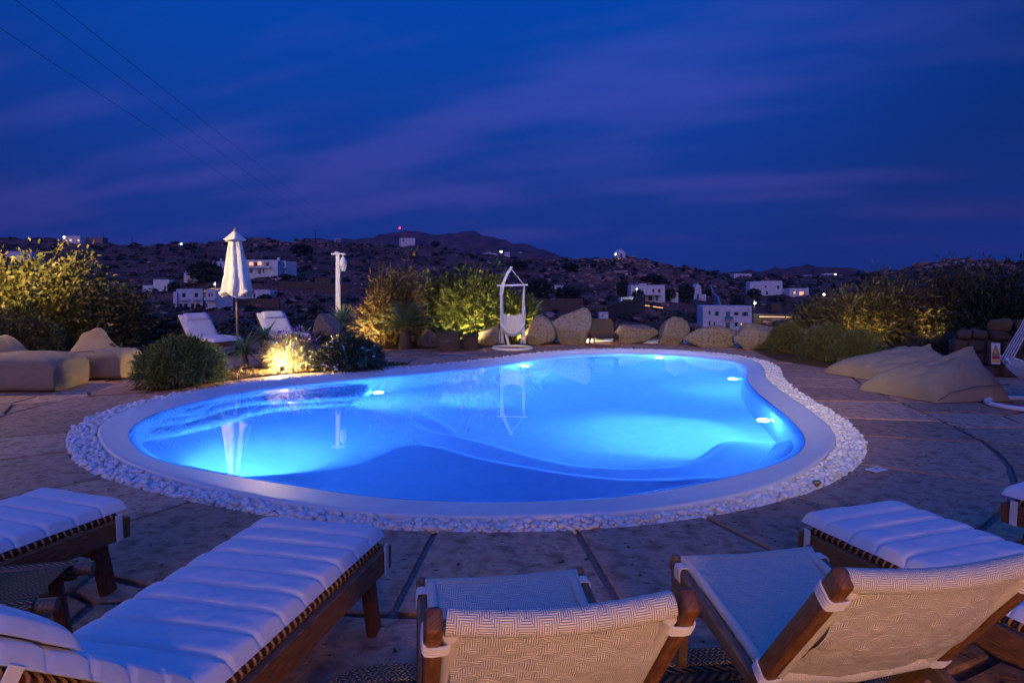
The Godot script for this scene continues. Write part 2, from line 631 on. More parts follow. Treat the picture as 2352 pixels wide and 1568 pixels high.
# ---------- sky ----------
func make_sky() -> PanoramaSkyMaterial:
	var w := 1024
	var h := 512
	var im := Image.create(w, h, false, Image.FORMAT_RGBF)
	var a := FastNoiseLite.new()
	a.seed = 12
	a.frequency = 1.0
	a.fractal_octaves = 5
	for y in h:
		var el := PI * (0.5 - (y + 0.5) / h)
		var up := sin(el)
		for x in w:
			var az := TAU * (x + 0.5) / w
			var d := Vector3(sin(az) * cos(el), up, -cos(az) * cos(el))
			var e := clampf(up, 0.0, 1.0)
			var c := Vector3(0.0105, 0.035, 0.22).lerp(Vector3(0.0012, 0.058, 0.40), smoothstep(0.0, 0.40, e))
			c = c.lerp(Vector3(0.006, 0.11, 0.78), smoothstep(0.36, 0.9, e))
			# afterglow behind the viewer, where the sun went down
			var west := smoothstep(-0.2, 1.0, -d.dot(Vector3(0.25, 0, -1).normalized()))
			c += Vector3(0.065, 0.055, 0.25) * west * exp(-2.2 * e)
			# the light thins out towards the sides of the twilight arch
			var side := absf(wrapf(az + 0.12, -PI, PI))
			c *= 1.0 - 0.5 * smoothstep(0.3, 0.95, side) * (1.0 - smoothstep(1.6, 2.6, side)) * (1.0 - smoothstep(0.3, 0.8, e))
			if up > -0.02:
				var s := d / (up + 0.16)
				var band := s.x * 0.35 - s.z * 1.0
				var q := Vector3(s.x * 0.28 + s.z * 0.12, band * 0.75, 2.0)
				var n := a.get_noise_3dv(q) + 0.55 * a.get_noise_3dv(Vector3(s.x * 0.7 + 7.0, band * 3.0, 5.0))
				var k := smoothstep(0.0, 0.62, n + 0.32 * smoothstep(0.05, -0.4, d.x)) * (1.0 - 0.7 * smoothstep(0.3, 0.6, e)) * smoothstep(-0.02, 0.1, up)
				c += Vector3(0.026, 0.0105, 0.043) * k * (1.0 - 0.35 * smoothstep(0.3, 0.9, side))
			im.set_pixel(x, y, Color(c.x, c.y, c.z))
	var m := PanoramaSkyMaterial.new()
	m.panorama = ImageTexture.create_from_image(im)
	return m

func lamp(at: Vector3, col: Color, energy: float, size := 0.06, parent: Node3D = self) -> OmniLight3D:
	var l := OmniLight3D.new()
	l.name = "lamp_light"
	l.light_color = col
	l.light_energy = energy / EXPOSURE
	l.light_size = size
	l.omni_range = 40.0
	l.omni_attenuation = 2.0
	l.shadow_enabled = true
	l.position = at
	parent.add_child(l, true)
	return l

func spot(at: Vector3, to: Vector3, col: Color, energy: float, angle: float, soft := 0.6, size := 0.06) -> SpotLight3D:
	var l := SpotLight3D.new()
	l.name = "spot_light"
	l.light_color = col
	l.light_energy = energy / EXPOSURE
	l.light_size = size
	l.spot_range = 60.0
	l.spot_attenuation = 2.0
	l.spot_angle = angle
	l.spot_angle_attenuation = soft
	l.shadow_enabled = true
	add_child(l, true)
	l.look_at_from_position(at, to, Vector3.UP if absf((to - at).normalized().y) < 0.99 else Vector3.RIGHT)
	return l

func _ready() -> void:
	rng.seed = 20240
	nz.seed = 5
	nz.frequency = 0.09
	nz.fractal_octaves = 3
	hill_noise.seed = 9
	hill_noise.frequency = 0.02
	hill_noise.fractal_octaves = 5
	# camera: level, lens shifted down
	var cam := Camera3D.new()
	cam.name = "camera"
	cam.projection = Camera3D.PROJECTION_FRUSTUM
	cam.near = 0.1
	cam.far = 9000.0
	cam.size = 0.1
	cam.frustum_offset = Vector2(0, -144.0 / LENS * 0.1)
	cam.position = Vector3(0, EYE, 0)
	add_child(cam)
	cam.current = true
	# sky and air
	var env := Environment.new()
	env.background_mode = Environment.BG_SKY
	var sky := Sky.new()
	sky.sky_material = make_sky()
	env.sky = sky
	env.background_energy_multiplier = 1.0 / EXPOSURE
	env.tonemap_mode = Environment.TONE_MAPPER_LINEAR
	env.tonemap_exposure = EXPOSURE   # a long night exposure
	env.fog_enabled = true
	env.fog_density = 0.00007
	env.fog_light_color = Color(0.5, 0.56, 0.95)
	env.sdfgi_enabled = true
	env.ssao_enabled = true
	env.ssil_enabled = true
	var we := WorldEnvironment.new()
	we.name = "world_environment"
	we.environment = env
	add_child(we)
	# the last pink light from the west, broad and soft
	var sun := DirectionalLight3D.new()
	sun.name = "afterglow"
	sun.light_color = Color(1.0, 0.8, 0.88)
	sun.light_energy = 0.14 / EXPOSURE
	sun.light_angular_distance = 40.0
	sun.shadow_enabled = true
	sun.sky_mode = DirectionalLight3D.SKY_MODE_LIGHT_ONLY
	add_child(sun)
	sun.look_at_from_position(Vector3(-2, 5, 14), Vector3(0, 0, 0), Vector3.UP)
	make_materials()
	make_pool()
	make_terrace()
	make_terrain()
	make_village()
	make_walls()
	make_plants()
	make_furniture()
	make_lamps()

# ---------- pool ----------
func terrace_step(called: String, edge: PackedVector2Array, close_by: Array, depth: float, drop: float, parent: Node3D) -> void:
	# a level of the pool floor: flat top, rounded nosing and riser along its free edge (open water lies to the left of the edge's run)
	var y := WATER - depth
	var poly := PackedVector2Array(edge)
	for q in close_by: poly.append(q)
	if Geometry2D.is_polygon_clockwise(poly):
		poly.reverse()
	var mb := MB.new()
	var n := edge.size()
	var prof := [Vector2(-0.09, 0), Vector2(-0.05, -0.008), Vector2(-0.012, -0.024), Vector2(0.022, -0.05), Vector2(0.046, -0.085), Vector2(0.058, -0.13), Vector2(0.07, -drop)]
	var inner := PackedVector2Array()
	var nrm := []
	for i in n:
		var t := (edge[mini(i + 1, n - 1)] - edge[maxi(i - 1, 0)]).normalized()
		nrm.append(Vector2(-t.y, t.x))
	for i in n: inner.append(edge[i] + nrm[i] * prof[0].x)
	for q in close_by: inner.append(q)
	mb.sheet(inner, y)
	var first := mb.v.size()
	for i in n:
		for q in prof: mb.p(w3(edge[i] + nrm[i] * q.x, y + q.y))
	for i in n - 1:
		for j in prof.size() - 1:
			var a := first + i * prof.size() + j
			mb.quad(a, a + prof.size(), a + 1 + prof.size(), a + 1)
	obj(called, mb.mesh(M.plaster), parent)

func make_pool() -> void:
	var ctrl := pairs([-0.87, 12.35, -2.55, 11.1, -3.62, 10.25, -4.22, 9.35, -4.47, 8.45, -4.47, 7.8, -4.33, 7.2, -4.08, 6.7, -3.74, 6.23, -3.4, 5.83, -2.98, 5.47, -2.44, 5.1])
	ctrl += pairs([-1.85, 4.78, -1.16, 4.49, -0.4, 4.36, 0.44, 4.39, 1.1, 4.56, 1.75, 4.9, 2.35, 5.44, 2.85, 6.08, 3.14, 6.6, 3.32, 7.2, 3.46, 7.9, 3.58, 8.7, 3.72, 9.6, 3.98, 10.7])
	ctrl += pairs([4.33, 11.7, 4.5, 12.6, 4.35, 13.45, 3.7, 14.3, 2.5, 14.75, 1.2, 14.4, 0.1, 13.4])
	rim = resampled(closed_curve(ctrl, 8), 0.12)
	# even out the curve a little
	for pass_ in 4:
		var c := rim.duplicate()
		for i in rim.size(): rim[i] = c[i] * 0.5 + (c[(i + 1) % c.size()] + c[(i + c.size() - 1) % c.size()]) * 0.25
	rim_in = inward(rim)
	var n := rim.size()
	var pool := struct(thing("pool", "", "")) as Node3D
	# rim and wall in one sweep: raised lip, beach slope, rounded shoulder, wall
	var mb := MB.new()
	var cols := 15
	for i in n + 1:
		var q := rim[i % n]
		var inn := rim_in[i % n]
		var w := rim_width(q)
		var prof := [Vector2(0.0, -0.05), Vector2(0.0, 0.018), Vector2(0.008, 0.03), Vector2(0.025, 0.036), Vector2(0.06, 0.033), Vector2(w * 0.5, 0.0), Vector2(w * 0.8, -0.025), Vector2(w, WATER), Vector2(w + 0.04, WATER - 0.02), Vector2(w + 0.075, WATER - 0.06), Vector2(w + 0.09, WATER - 0.11), Vector2(w + 0.1, WATER - 0.2), Vector2(w + 0.1, WATER - 0.6), Vector2(w + 0.1, WATER - 1.1), Vector2(w + 0.1, WATER - 1.45)]
		for r in prof: mb.p(w3(q + inn * r.x, r.y))
	for i in n:
		for j in cols - 1:
			var a := i * cols + j
			mb.quad(a, a + cols, a + cols + 1, a + 1)
	for j in cols:
		mb.weld.append(j); mb.weld.append(n * cols + j)
	obj("pool_rim", mb.mesh(M.plaster), pool)
	# floors
	var floor_ := PackedVector2Array()
	for i in n: floor_.append(rim[i] + rim_in[i] * 0.15)
	mb = MB.new()
	mb.sheet(floor_, WATER - 1.38)
	obj("pool_floor", mb.mesh(M.plaster), pool)
	var near_edge := open_curve(pairs([-2.65, 5.55, -2.34, 5.88, -1.84, 6.05, -1.51, 6.28, -1.37, 6.55, -1.24, 6.88, -1.04, 7.02, -0.73, 6.92, -0.26, 6.49, 0.52, 6.02, 1.07, 5.87, 1.82, 5.95, 2.12, 6.11, 2.4, 6.4, 2.64, 6.8, 2.86, 7.15, 3.3, 7.3]), 6)
	terrace_step("near_shelf", near_edge, pairs([3.3, 5.9, 2.4, 5.15, 1.2, 4.62, -0.4, 4.45, -1.6, 4.75]), 0.4, 0.5, pool)
	var basin_edge := open_curve(pairs([-2.45, 11.4, -2.3, 10.4, -2.32, 9.6, -1.86, 9.27, -1.45, 8.7, -0.95, 8.1, -0.28, 7.57, 0.22, 7.05, 0.67, 6.74, 1.21, 6.65, 1.59, 6.72, 1.88, 6.91, 2.1, 7.2, 2.29, 7.47, 2.5, 7.6, 2.9, 7.55, 3.4, 7.5]), 6)
	terrace_step("basin_floor", basin_edge, pairs([3.3, 6.2, 2.4, 5.2, 1.2, 4.62, -0.4, 4.45, -1.6, 4.75, -3.0, 5.6, -3.9, 6.55, -4.35, 7.6, -4.4, 8.4, -4.1, 9.5, -3.5, 10.3]), 0.85, 0.56, pool)
	terrace_step("middle_step", open_curve(pairs([-2.6, 9.9, -2.3, 9.78, -1.91, 9.56, -1.5, 9.18, -1.24, 8.73, -1.12, 8.35, -1.3, 8.2]), 6), pairs([-1.9, 8.9, -2.6, 9.4]), 1.02, 0.4, pool)
	terrace_step("lowest_step", open_curve(pairs([-2.6, 10.3, -2.2, 10.12, -1.53, 9.75, -1.11, 9.22, -0.83, 8.73, -0.7, 8.3, -0.8, 8.0, -1.1, 8.0]), 6), pairs([-1.9, 8.9, -2.6, 9.4]), 1.19, 0.25, pool)
	terrace_step("third_step", open_curve(pairs([-2.5, 11.3, -2.33, 10.4, -2.3, 9.75, -2.4, 9.42, -2.77, 9.32, -3.15, 9.1, -3.37, 8.79, -3.52, 8.4, -3.65, 8.12, -3.79, 7.86, -3.9, 7.69, -4.13, 7.5, -4.35, 7.35]), 6), pairs([-4.45, 8.1, -4.2, 9.3, -3.5, 10.3]), 0.64, 0.25, pool)
	terrace_step("second_step", open_curve(pairs([-2.45, 11.3, -2.24, 10.5, -2.18, 10.0, -2.35, 9.66, -2.89, 9.46, -3.52, 9.3, -3.77, 8.98, -3.86, 8.59, -3.95, 8.22, -4.08, 8.03, -4.4, 7.85]), 6), pairs([-4.45, 8.2, -4.2, 9.3, -3.5, 10.3]), 0.43, 0.25, pool)
	terrace_step("top_step", open_curve(pairs([-3.7, 9.9, -3.78, 9.5, -3.95, 9.1, -3.97, 8.7, -4.0, 8.45, -4.12, 8.3, -4.45, 8.2]), 6), pairs([-4.45, 8.6, -4.2, 9.35]), 0.22, 0.25, pool)
	# water
	var wp := PackedVector2Array()
	for i in n: wp.append(rim[i] + rim_in[i] * (rim_width(rim[i]) - 0.012))
	mb = MB.new()
	mb.sheet(wp, WATER)
	struct(obj("pool_water", mb.mesh(M.water)))
	# underwater lamps: lens and ring in the wall, a light before each
	var spots := [[-3.15, 5.5, 0.5, 0.2, 1.0], [-2.13, 10.2, 0.6, 0.97, 0.1], [-0.05, 13.15, 0.42, 0.55, -0.85], [3.05, 14.25, 0.38, -0.3, -0.95], [4.0, 11.05, 0.36, -1, 0.1], [3.16, 8.05, 0.4, -1, 0.15]]
	var names := ["in the near wall of the basin", "at the tip of the side bench", "under the far side by the hanging chair", "in the far wall before the boulders", "in the side wall below the bean bags", "in the side wall above the curved seat"]
	for i in spots.size():
		var s: Array = spots[i]
		var dir := Vector3(s[3], 0, -s[4]).normalized()
		var y: float = WATER - s[2]
		# sits on the wall: walk back from the water towards the wall
		var at := Vector3(s[0], y, -s[1])
		if i != 1: at = on_wall(Vector2(s[0], s[1]), y)
		if i != 1: dir = wall_dir(Vector2(s[0], s[1]))
		var b := Basis.looking_at(dir, Vector3.UP) * Basis(Vector3.RIGHT, -PI / 2)
		var t := thing("pool_lamp", "round white underwater lamp " + names[i], "pool lamp", at, 0, "lamps in the pool wall")
		var g := MB.new()
		g.lathe([Vector2(0.105, 0.0), Vector2(0.105, 0.012), Vector2(0.09, 0.022), Vector2(0.075, 0.02)], Vector3.ZERO, 20, b)
		obj("lamp_ring", g.mesh(M.white_steel), t)
		g = MB.new()
		g.lathe([Vector2(0.078, 0.014), Vector2(0.05, 0.026), Vector2(0.02, 0.031), Vector2(0.001, 0.032)], Vector3.ZERO, 20, b)
		obj("lamp_lens", g.mesh(M.pool_lamp_glow), t)
		var power: float = [3.4, 2.8, 5.0, 6.0, 4.0, 5.0][i]
		if i == 0: spot(at + dir * 0.12, Vector3(-2.55, WATER - 0.85, -6.95), Color(0.92, 0.96, 1.0), 40, 48, 1.0, 0.06)
		if i == 1: spot(at + dir * 0.12, Vector3(-0.6, WATER - 1.1, -10.5), Color(0.92, 0.96, 1.0), 20, 26, 1.0, 0.06)
		if i == 5: spot(at + dir * 0.12, Vector3(2.1, WATER - 1.38, -8.35), Color(0.92, 0.96, 1.0), 50, 40, 1.0, 0.06)
		lamp(at + dir * 0.13 + Vector3(0, -0.01, 0), Color(0.9, 0.95, 1.0), power, 0.07)

func on_wall(q: Vector2, y: float) -> Vector3:
	var best := 0
	for i in rim.size():
		if rim[i].distance_to(q) < rim[best].distance_to(q): best = i
	return w3(rim[best] + rim_in[best] * (rim_width(rim[best]) + 0.1), y)

func wall_dir(q: Vector2) -> Vector3:
	var best := 0
	for i in rim.size():
		if rim[i].distance_to(q) < rim[best].distance_to(q): best = i
	return Vector3(rim_in[best].x, 0, -rim_in[best].y)

# ---------- terrace ----------
func pebble_width(q: Vector2) -> float:
	return lerpf(0.17, 0.26, smoothstep(4.5, 6.0, q.y))

func slab_width(i: int) -> float:
	# one kerb stone wide along the flower bed, a full slab elsewhere
	var q := rim[i]
	var bed := smoothstep(8.6, 9.2, q.y) * (1.0 - smoothstep(-1.6, -1.0, q.x)) * (1.0 - smoothstep(11.8, 12.6, q.y))
	return lerpf(1.02, 0.36, bed)

func make_terrace() -> void:
	var n := rim.size()
	var ground := struct(thing("terrace", "", "")) as Node3D
	# mortar bed with the pool cut out
	var bed := PackedVector2Array([Vector2(-17, -8), Vector2(17, -8), Vector2(17, 17.5), Vector2(-17, 17.5)])
	var low := 0
	for i in n:
		if rim[i].y < rim[low].y: low = i
	var hole := PackedVector2Array()
	for i in n: hole.append(rim[(low + n - i) % n] + rim_in[(low + n - i) % n] * 0.02)
	var poly := PackedVector2Array([bed[0], Vector2(hole[0].x - 0.002, -8)])
	for i in n: poly.append(hole[i])
	poly.append(hole[0] + Vector2(0.002, 0))
	poly.append(Vector2(hole[0].x + 0.002, -8))
	for i in [1, 2, 3]: poly.append(bed[i])
	var mb := MB.new()
	mb.sheet(poly, -0.03)
	obj("mortar_bed", mb.mesh(M.mortar), ground)
	# slabs laid round the pool
	var i0 := 0
	var count := 0
	var outer := PackedVector2Array()
	for i in n: outer.append(out_from_rim(i, pebble_width(rim[i]) + slab_width(i) + 0.05))
	while i0 < n - 3:
		var len := rng.randi_range(7, 10)
		if n - (i0 + len) < 6: len = n - i0
		var a := PackedVector2Array()
		var g := 0.021
		for k in len + 1:
			var i := (i0 + k) % n
			var t := (rim[(i + 1) % n] - rim[i]).normalized()
			var sh := g if k == 0 else (-g if k == len else 0.0)
			a.append(out_from_rim(i, pebble_width(rim[i])) + t * sh)
		for k in range(len, -1, -1):
			var i := (i0 + k) % n
			var t := (rim[(i + 1) % n] - rim[i]).normalized()
			var sh := g if k == 0 else (-g if k == len else 0.0)
			var wob := 0.02 * nz.get_noise_2d(i * 9.0, 3.0)
			a.append(out_from_rim(i, pebble_width(rim[i]) + slab_width(i) + wob) + t * sh)
		if Geometry2D.is_polygon_clockwise(a): a.reverse()
		mb = MB.new()
		mb.prism(a, -0.05, rng.randf_range(-0.004, 0.004), 0.012, Vector3(0, rng.randf_range(-0.004, 0.004), rng.randf_range(-0.004, 0.004)))
		piece("paving_slab", mb.mesh(M["stone_%d" % rng.randi_range(0, 3)]), ground, count)
		count += 1
		i0 += len
	# irregular flagstones beyond
	var s := 0.74
	var cells := []
	var seeds := {}
	for gy in range(-4, 26):
		for gx in range(-17, 18):
			seeds[Vector2i(gx, gy)] = Vector2((gx + 0.5 * (posmod(gy, 2))) * s + rng.randf_range(-0.25, 0.25), gy * s + rng.randf_range(-0.24, 0.24))
	for key in seeds:
		var q: Vector2 = seeds[key]
		if absf(q.x) > maxf(q.y, 0.0) * 0.8 + 2.6 or q.y > 16.9: continue
		var cell := PackedVector2Array([q + Vector2(-1.2, -1.2), q + Vector2(1.2, -1.2), q + Vector2(1.2, 1.2), q + Vector2(-1.2, 1.2)])
		for dy in range(-2, 3):
			for dx in range(-2, 3):
				var o := Vector2i(key.x + dx, key.y + dy)
				if o == key or not seeds.has(o): continue
				var m: Vector2 = (q + seeds[o]) * 0.5
				var d: Vector2 = (seeds[o] - q).normalized()
				cell = cut(cell, m, d)
		var parts := Geometry2D.offset_polygon(cell, -0.022, Geometry2D.JOIN_MITER)
		if parts.is_empty(): continue
		cell = parts[0]
		# broken, uneven edges
		var rough := PackedVector2Array()
		for i in cell.size():
			var a := cell[i]
			var b := cell[(i + 1) % cell.size()]
			var m := maxi(1, int(a.distance_to(b) / 0.16))
			for k in m:
				var r := a.lerp(b, k / float(m))
				rough.append(r + Vector2(nz.get_noise_2d(r.x * 60.0, r.y * 60.0), nz.get_noise_2d(r.x * 60.0 + 99.0, r.y * 60.0)) * 0.03)
		var left := Geometry2D.clip_polygons(rough, outer)
		var best := PackedVector2Array()
		for r in left:
			if not Geometry2D.is_polygon_clockwise(r) and r.size() > best.size(): best = r
		if best.size() < 3 or Geometry2D.triangulate_polygon(best).is_empty(): continue
		if Geometry2D.is_point_in_polygon(best[0].lerp(best[best.size() / 2], 0.5), outer): continue
		cells.append([q.distance_to(Vector2(0, 0.6)) + (6.0 if q.y < 0.8 else 0.0), best])
	cells.sort_custom(func(a, b): return a[0] < b[0])
	var rest := MB.new()
	var c2 := 0
	for e in cells:
		var mb2: MB = MB.new() if c2 < 262 else rest
		mb2.prism(e[1], -0.05, rng.randf_range(-0.007, 0.003), 0.009, Vector3(0, rng.randf_range(-0.008, 0.008), rng.randf_range(-0.008, 0.008)))
		if c2 < 262: piece("flagstone", mb2.mesh(M["stone_%d" % rng.randi_range(0, 3)]), ground, c2)
		c2 += 1
	if rest.v.size() > 0: stuff(obj("flagstone_paving", rest.mesh(M.stone_1), ground))
	make_pebbles()
	# small fittings set in the paving
	var p := thing("skimmer_cover", "small white square cover plate at the edge of the pebbles", "drain cover", Vector3(2.95, 0.004, -5.52), 0.5)
	mb = MB.new()
	mb.box(Vector3(0, 0.004, 0), Vector3(0.15, 0.008, 0.1), Basis.IDENTITY, 0.002)
	obj("plate", mb.mesh(M.white_paint), p)
	mb = MB.new()
	mb.lathe([Vector2(0.018, 0), Vector2(0.018, 0.003), Vector2(0.001, 0.004)], Vector3(0, 0.009, 0), 12)
	obj("screw_cap", mb.mesh(M.brass), p)
	p = thing("water_valve", "small brass valve cap standing among the white pebbles", "valve", Vector3(2.28, 0.0, -5.1))
	mb = MB.new()
	mb.lathe([Vector2(0.02, -0.03), Vector2(0.02, 0.0), Vector2(0.03, 0.005), Vector2(0.03, 0.016), Vector2(0.024, 0.02), Vector2(0.001, 0.021)], Vector3(0, 0.02, 0), 14)
	obj("cap", mb.mesh(M.brass), p)

func cut(poly: PackedVector2Array, m: Vector2, d: Vector2) -> PackedVector2Array:
	var out := PackedVector2Array()
	var n := poly.size()
	for i in n:
		var a := poly[i]
		var b := poly[(i + 1) % n]
		var da := (a - m).dot(d)
		var db := (b - m).dot(d)
		if da <= 0: out.append(a)
		if (da < 0 and db > 0) or (da > 0 and db < 0): out.append(a.lerp(b, da / (da - db)))
	return out

func make_pebbles() -> void:
	var border := struct(thing("pebble_border", "", "")) as Node3D
	var meshes := []
	for i in 4:
		var mb := MB.new()
		var ph := rng.randf() * 9.0
		var f := func(u: float, w: float) -> Vector3:
			var a := TAU * u
			var b := PI * (w - 0.5)
			var d := Vector3(cos(b) * cos(a), sin(b), -cos(b) * sin(a))
			return d * (1.0 + 0.22 * nz.get_noise_3dv(d * 9.0 + Vector3(ph, i * 7.0, 0)))
		mb.grid(9, 6, f, true)
		meshes.append(mb)
	var all := []
	var n := rim.size()
	var steps := 0
	for i in n:
		var per := 4
		for k in per:
			var f := k / float(per)
			var q := rim[i].lerp(rim[(i + 1) % n], f)
			var o := -(rim_in[i].lerp(rim_in[(i + 1) % n], f))
			var w := pebble_width(q)
			var across := maxi(4, int(w / 0.031))
			for j in across:
				var u := (j + 0.5 + rng.randf_range(-0.4, 0.4)) / across
				var t := Vector2(-o.y, o.x)
				var at := q + o * (0.012 + u * (w - 0.02)) + t * rng.randf_range(-0.016, 0.016)
				all.append([at, -0.012 + rng.randf_range(-0.006, 0.008)])
				if rng.randf() < 0.42: all.append([at + t * 0.02, 0.008 + rng.randf_range(-0.006, 0.012)])
	var tones := [Color(0.78, 0.75, 0.73), Color(0.7, 0.67, 0.64), Color(0.74, 0.68, 0.62), Color(0.8, 0.78, 0.77), Color(0.66, 0.62, 0.6), Color(0.76, 0.72, 0.66)]
	all.sort_custom(func(a, b): return a[0].length() - a[1] * 12.0 < b[0].length() - b[1] * 12.0)
	var where := []
	var mm := []
	for i in 3:
		mm.append([meshes[0].mesh(M["pebble_%d" % i]), meshes[1].mesh(M["pebble_%d" % i]), meshes[2].mesh(M["pebble_%d" % i])])
	for i in all.size():
		var r := rng.randf_range(0.015, 0.027) * (1.25 if rng.randf() < 0.12 else 1.0)
		var b := Basis.from_euler(Vector3(rng.randf_range(-0.5, 0.5), rng.randf() * TAU, rng.randf_range(-0.5, 0.5))) * Basis.from_scale(Vector3(r * rng.randf_range(1.0, 1.35), r * rng.randf_range(0.55, 0.8), r))
		var x := Transform3D(b, w3(all[i][0], all[i][1]))
		if i < 290:
			var o := piece("pebble", mm[rng.randi_range(0, 2)][rng.randi_range(0, 2)], border, i)
			o.transform = x
		else:
			where.append(x)
	scatter("pebble_mass", meshes[3].mesh(M.pebble_mass), where, tones, border)

# ---------- land ----------
const NEAR_ROWS := [17.3, 24, 45, 80, 130, 190, 250, 320, 420, 600, 800]
var near_cols := {}
const FAR_ROWS := [800, 1100, 1500, 2000, 2600, 3200]
var far_cols := {}

func land(cols: Dictionary, rows: Array, x: float, depth: float) -> float:
	# height of the land at a bearing and distance, between surveyed profiles
	var ks: Array = cols.keys()
	var i := 0
	while i < ks.size() - 2 and x > ks[i + 1]: i += 1
	var fx := clampf((x - ks[i]) / (ks[i + 1] - ks[i]), 0.0, 1.0)
	fx = fx * fx * (3.0 - 2.0 * fx) * 0.5 + fx * 0.5
	var j := 0
	while j < rows.size() - 2 and depth > rows[j + 1]: j += 1
	var fy := clampf((depth - rows[j]) / (rows[j + 1] - rows[j]), 0.0, 1.0)
	var a: float = lerpf(cols[ks[i]][j], cols[ks[i + 1]][j], fx)
	var b: float = lerpf(cols[ks[i]][j + 1], cols[ks[i + 1]][j + 1], fx)
	var ha: float = EYE - (a - 640.0) / LENS * rows[j]
	var hb: float = EYE - (b - 640.0) / LENS * rows[j + 1]
	return lerpf(ha, hb, fy)

func land_at(x: float, depth: float) -> Vector3:
	var q := ground_at(x, depth)
	q.y = land(near_cols, NEAR_ROWS, x, depth) + ground_noise(q, depth)
	return q

func ground_noise(q: Vector3, depth: float) -> float:
	var k := smoothstep(18.0, 60.0, depth)
	return k * (hill_noise.get_noise_2d(q.x, q.z) * depth * 0.007 + hill_noise.get_noise_2d(q.x * 5.0, q.z * 5.0) * depth * 0.0045)

func make_terrain() -> void:
	var tab := [[-400, 780, 820, 800, 765, 735, 700, 655, 620, 585, 548, 600], [0, 782, 820, 800, 765, 735, 700, 655, 620, 585, 546, 600], [300, 784, 820, 800, 768, 742, 714, 662, 630, 596, 561, 600]]
	tab += [[600, 784, 820, 800, 770, 744, 716, 642, 615, 588, 551, 610], [900, 784, 820, 800, 770, 745, 715, 675, 640, 608, 562, 620], [1200, 784, 820, 800, 770, 745, 715, 690, 655, 625, 593, 630]]
	tab += [[1350, 784, 820, 802, 775, 748, 712, 685, 640, 606, 602, 640], [1430, 784, 820, 802, 778, 755, 708, 676, 612, 592, 604, 640], [1560, 784, 820, 804, 780, 765, 730, 692, 655, 619, 620, 640], [1690, 784, 820, 805, 784, 772, 755, 700, 660, 640, 634, 640]]
	tab += [[1850, 784, 820, 805, 784, 768, 735, 690, 665, 648, 638, 640], [2010, 784, 820, 800, 774, 735, 695, 660, 637, 632, 632, 640], [2200, 782, 820, 797, 764, 710, 660, 618, 598, 606, 615, 640], [2352, 780, 815, 795, 757, 700, 650, 622, 610, 610, 615, 640], [2800, 780, 815, 795, 755, 690, 640, 605, 600, 600, 600, 640]]
	for r in tab: near_cols[r[0]] = r.slice(1)
	var far := [[-400, 640, 630, 620, 610, 600, 640], [650, 640, 630, 600, 570, 556, 640], [780, 640, 630, 605, 570, 549, 640], [860, 640, 625, 600, 565, 541, 640], [915, 640, 625, 600, 562, 530, 640], [960, 640, 622, 598, 562, 533, 640], [1000, 640, 620, 596, 562, 540, 640], [1080, 640, 615, 590, 560, 534, 640], [1130, 640, 612, 588, 564, 543, 640], [1180, 640, 610, 588, 572, 559, 640]]
	far += [[1240, 640, 612, 596, 584, 570, 640], [1310, 640, 615, 604, 600, 596, 640], [1400, 640, 630, 625, 618, 612, 640], [1690, 640, 636, 634, 640, 645, 650], [1740, 642, 634, 628, 640, 645, 650], [1800, 644, 634, 622, 640, 645, 650], [1880, 645, 630, 612, 640, 645, 650], [1940, 645, 632, 620, 640, 645, 650], [2000, 645, 636, 632, 640, 645, 650], [2800, 645, 640, 638, 640, 645, 650]]
	for r in far: far_cols[r[0]] = r.slice(1)
	var set_ := [["hillside", near_cols, NEAR_ROWS, 300, 150, 17.3, 800.0], ["mountain", far_cols, FAR_ROWS, 260, 40, 800.0, 3200.0]]
	for s in set_:
		var mb := MB.new()
		var nu: int = s[3]
		var nv: int = s[4]
		for j in nv + 1:
			var depth: float = s[5] * pow(s[6] / s[5], j / float(nv))
			for i in nu + 1:
				var x := lerpf(-700.0, 3050.0, i / float(nu))
				var q := ground_at(x, depth)
				q.y = land(s[1], s[2], clampf(x, -399, 2799), depth)
				if s[0] == "hillside":
					q.y += ground_noise(q, depth)
				else:
					q.y += hill_noise.get_noise_2d(q.x * 0.16, q.z * 0.16) * 20.0 * smoothstep(800, 1600, depth) + hill_noise.get_noise_2d(q.x * 0.7, q.z * 0.7) * 13.0 + hill_noise.get_noise_2d(q.x * 2.6, q.z * 2.6) * 5.0
				mb.p(q, Vector2(q.x, q.z))
				var k := hill_noise.get_noise_2d(q.x * 1.3 + 300.0, q.z * 1.3) * 0.5 + 0.5
				var k2 := hill_noise.get_noise_2d(q.x * 4.0, q.z * 4.0 + 500.0) * 0.5 + 0.5
				var c := Color(0.48, 0.2, 0.15).lerp(Color(0.18, 0.10, 0.07), smoothstep(0.35, 0.7, k))
				c = c.lerp(Color(0.46, 0.3, 0.22), smoothstep(0.55, 0.8, k2) * 0.7)
				if x > 1980.0 and s[0] == "hillside": c = c.lerp(Color(0.10, 0.07, 0.055), 0.7)  # right slope darkened in its colour to imitate lens vignetting
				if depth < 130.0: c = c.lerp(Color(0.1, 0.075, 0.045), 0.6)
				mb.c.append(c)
		for j in nv:
			for i in nu:
				var a := j * (nu + 1) + i
				mb.quad(a, a + 1, a + nu + 2, a + nu + 1)
		struct(obj(s[0], mb.mesh(M.hill)))
	# ground under and behind the viewer
	var g := MB.new()
	g.sheet(PackedVector2Array([Vector2(-60, -60), Vector2(60, -60), Vector2(60, 30), Vector2(-60, 30)]), -4.2)
	g.c.resize(g.v.size())
	g.c.fill(Color(0.12, 0.09, 0.06))
	struct(obj("ground", g.mesh(M.hill)))
	# outcrops and scrub spread over the slopes
	var mb2 := MB.new()
	mb2.rock(Vector3.ZERO, Vector3.ONE, rng, 12, 14, nz, 0.1)
	var where := []
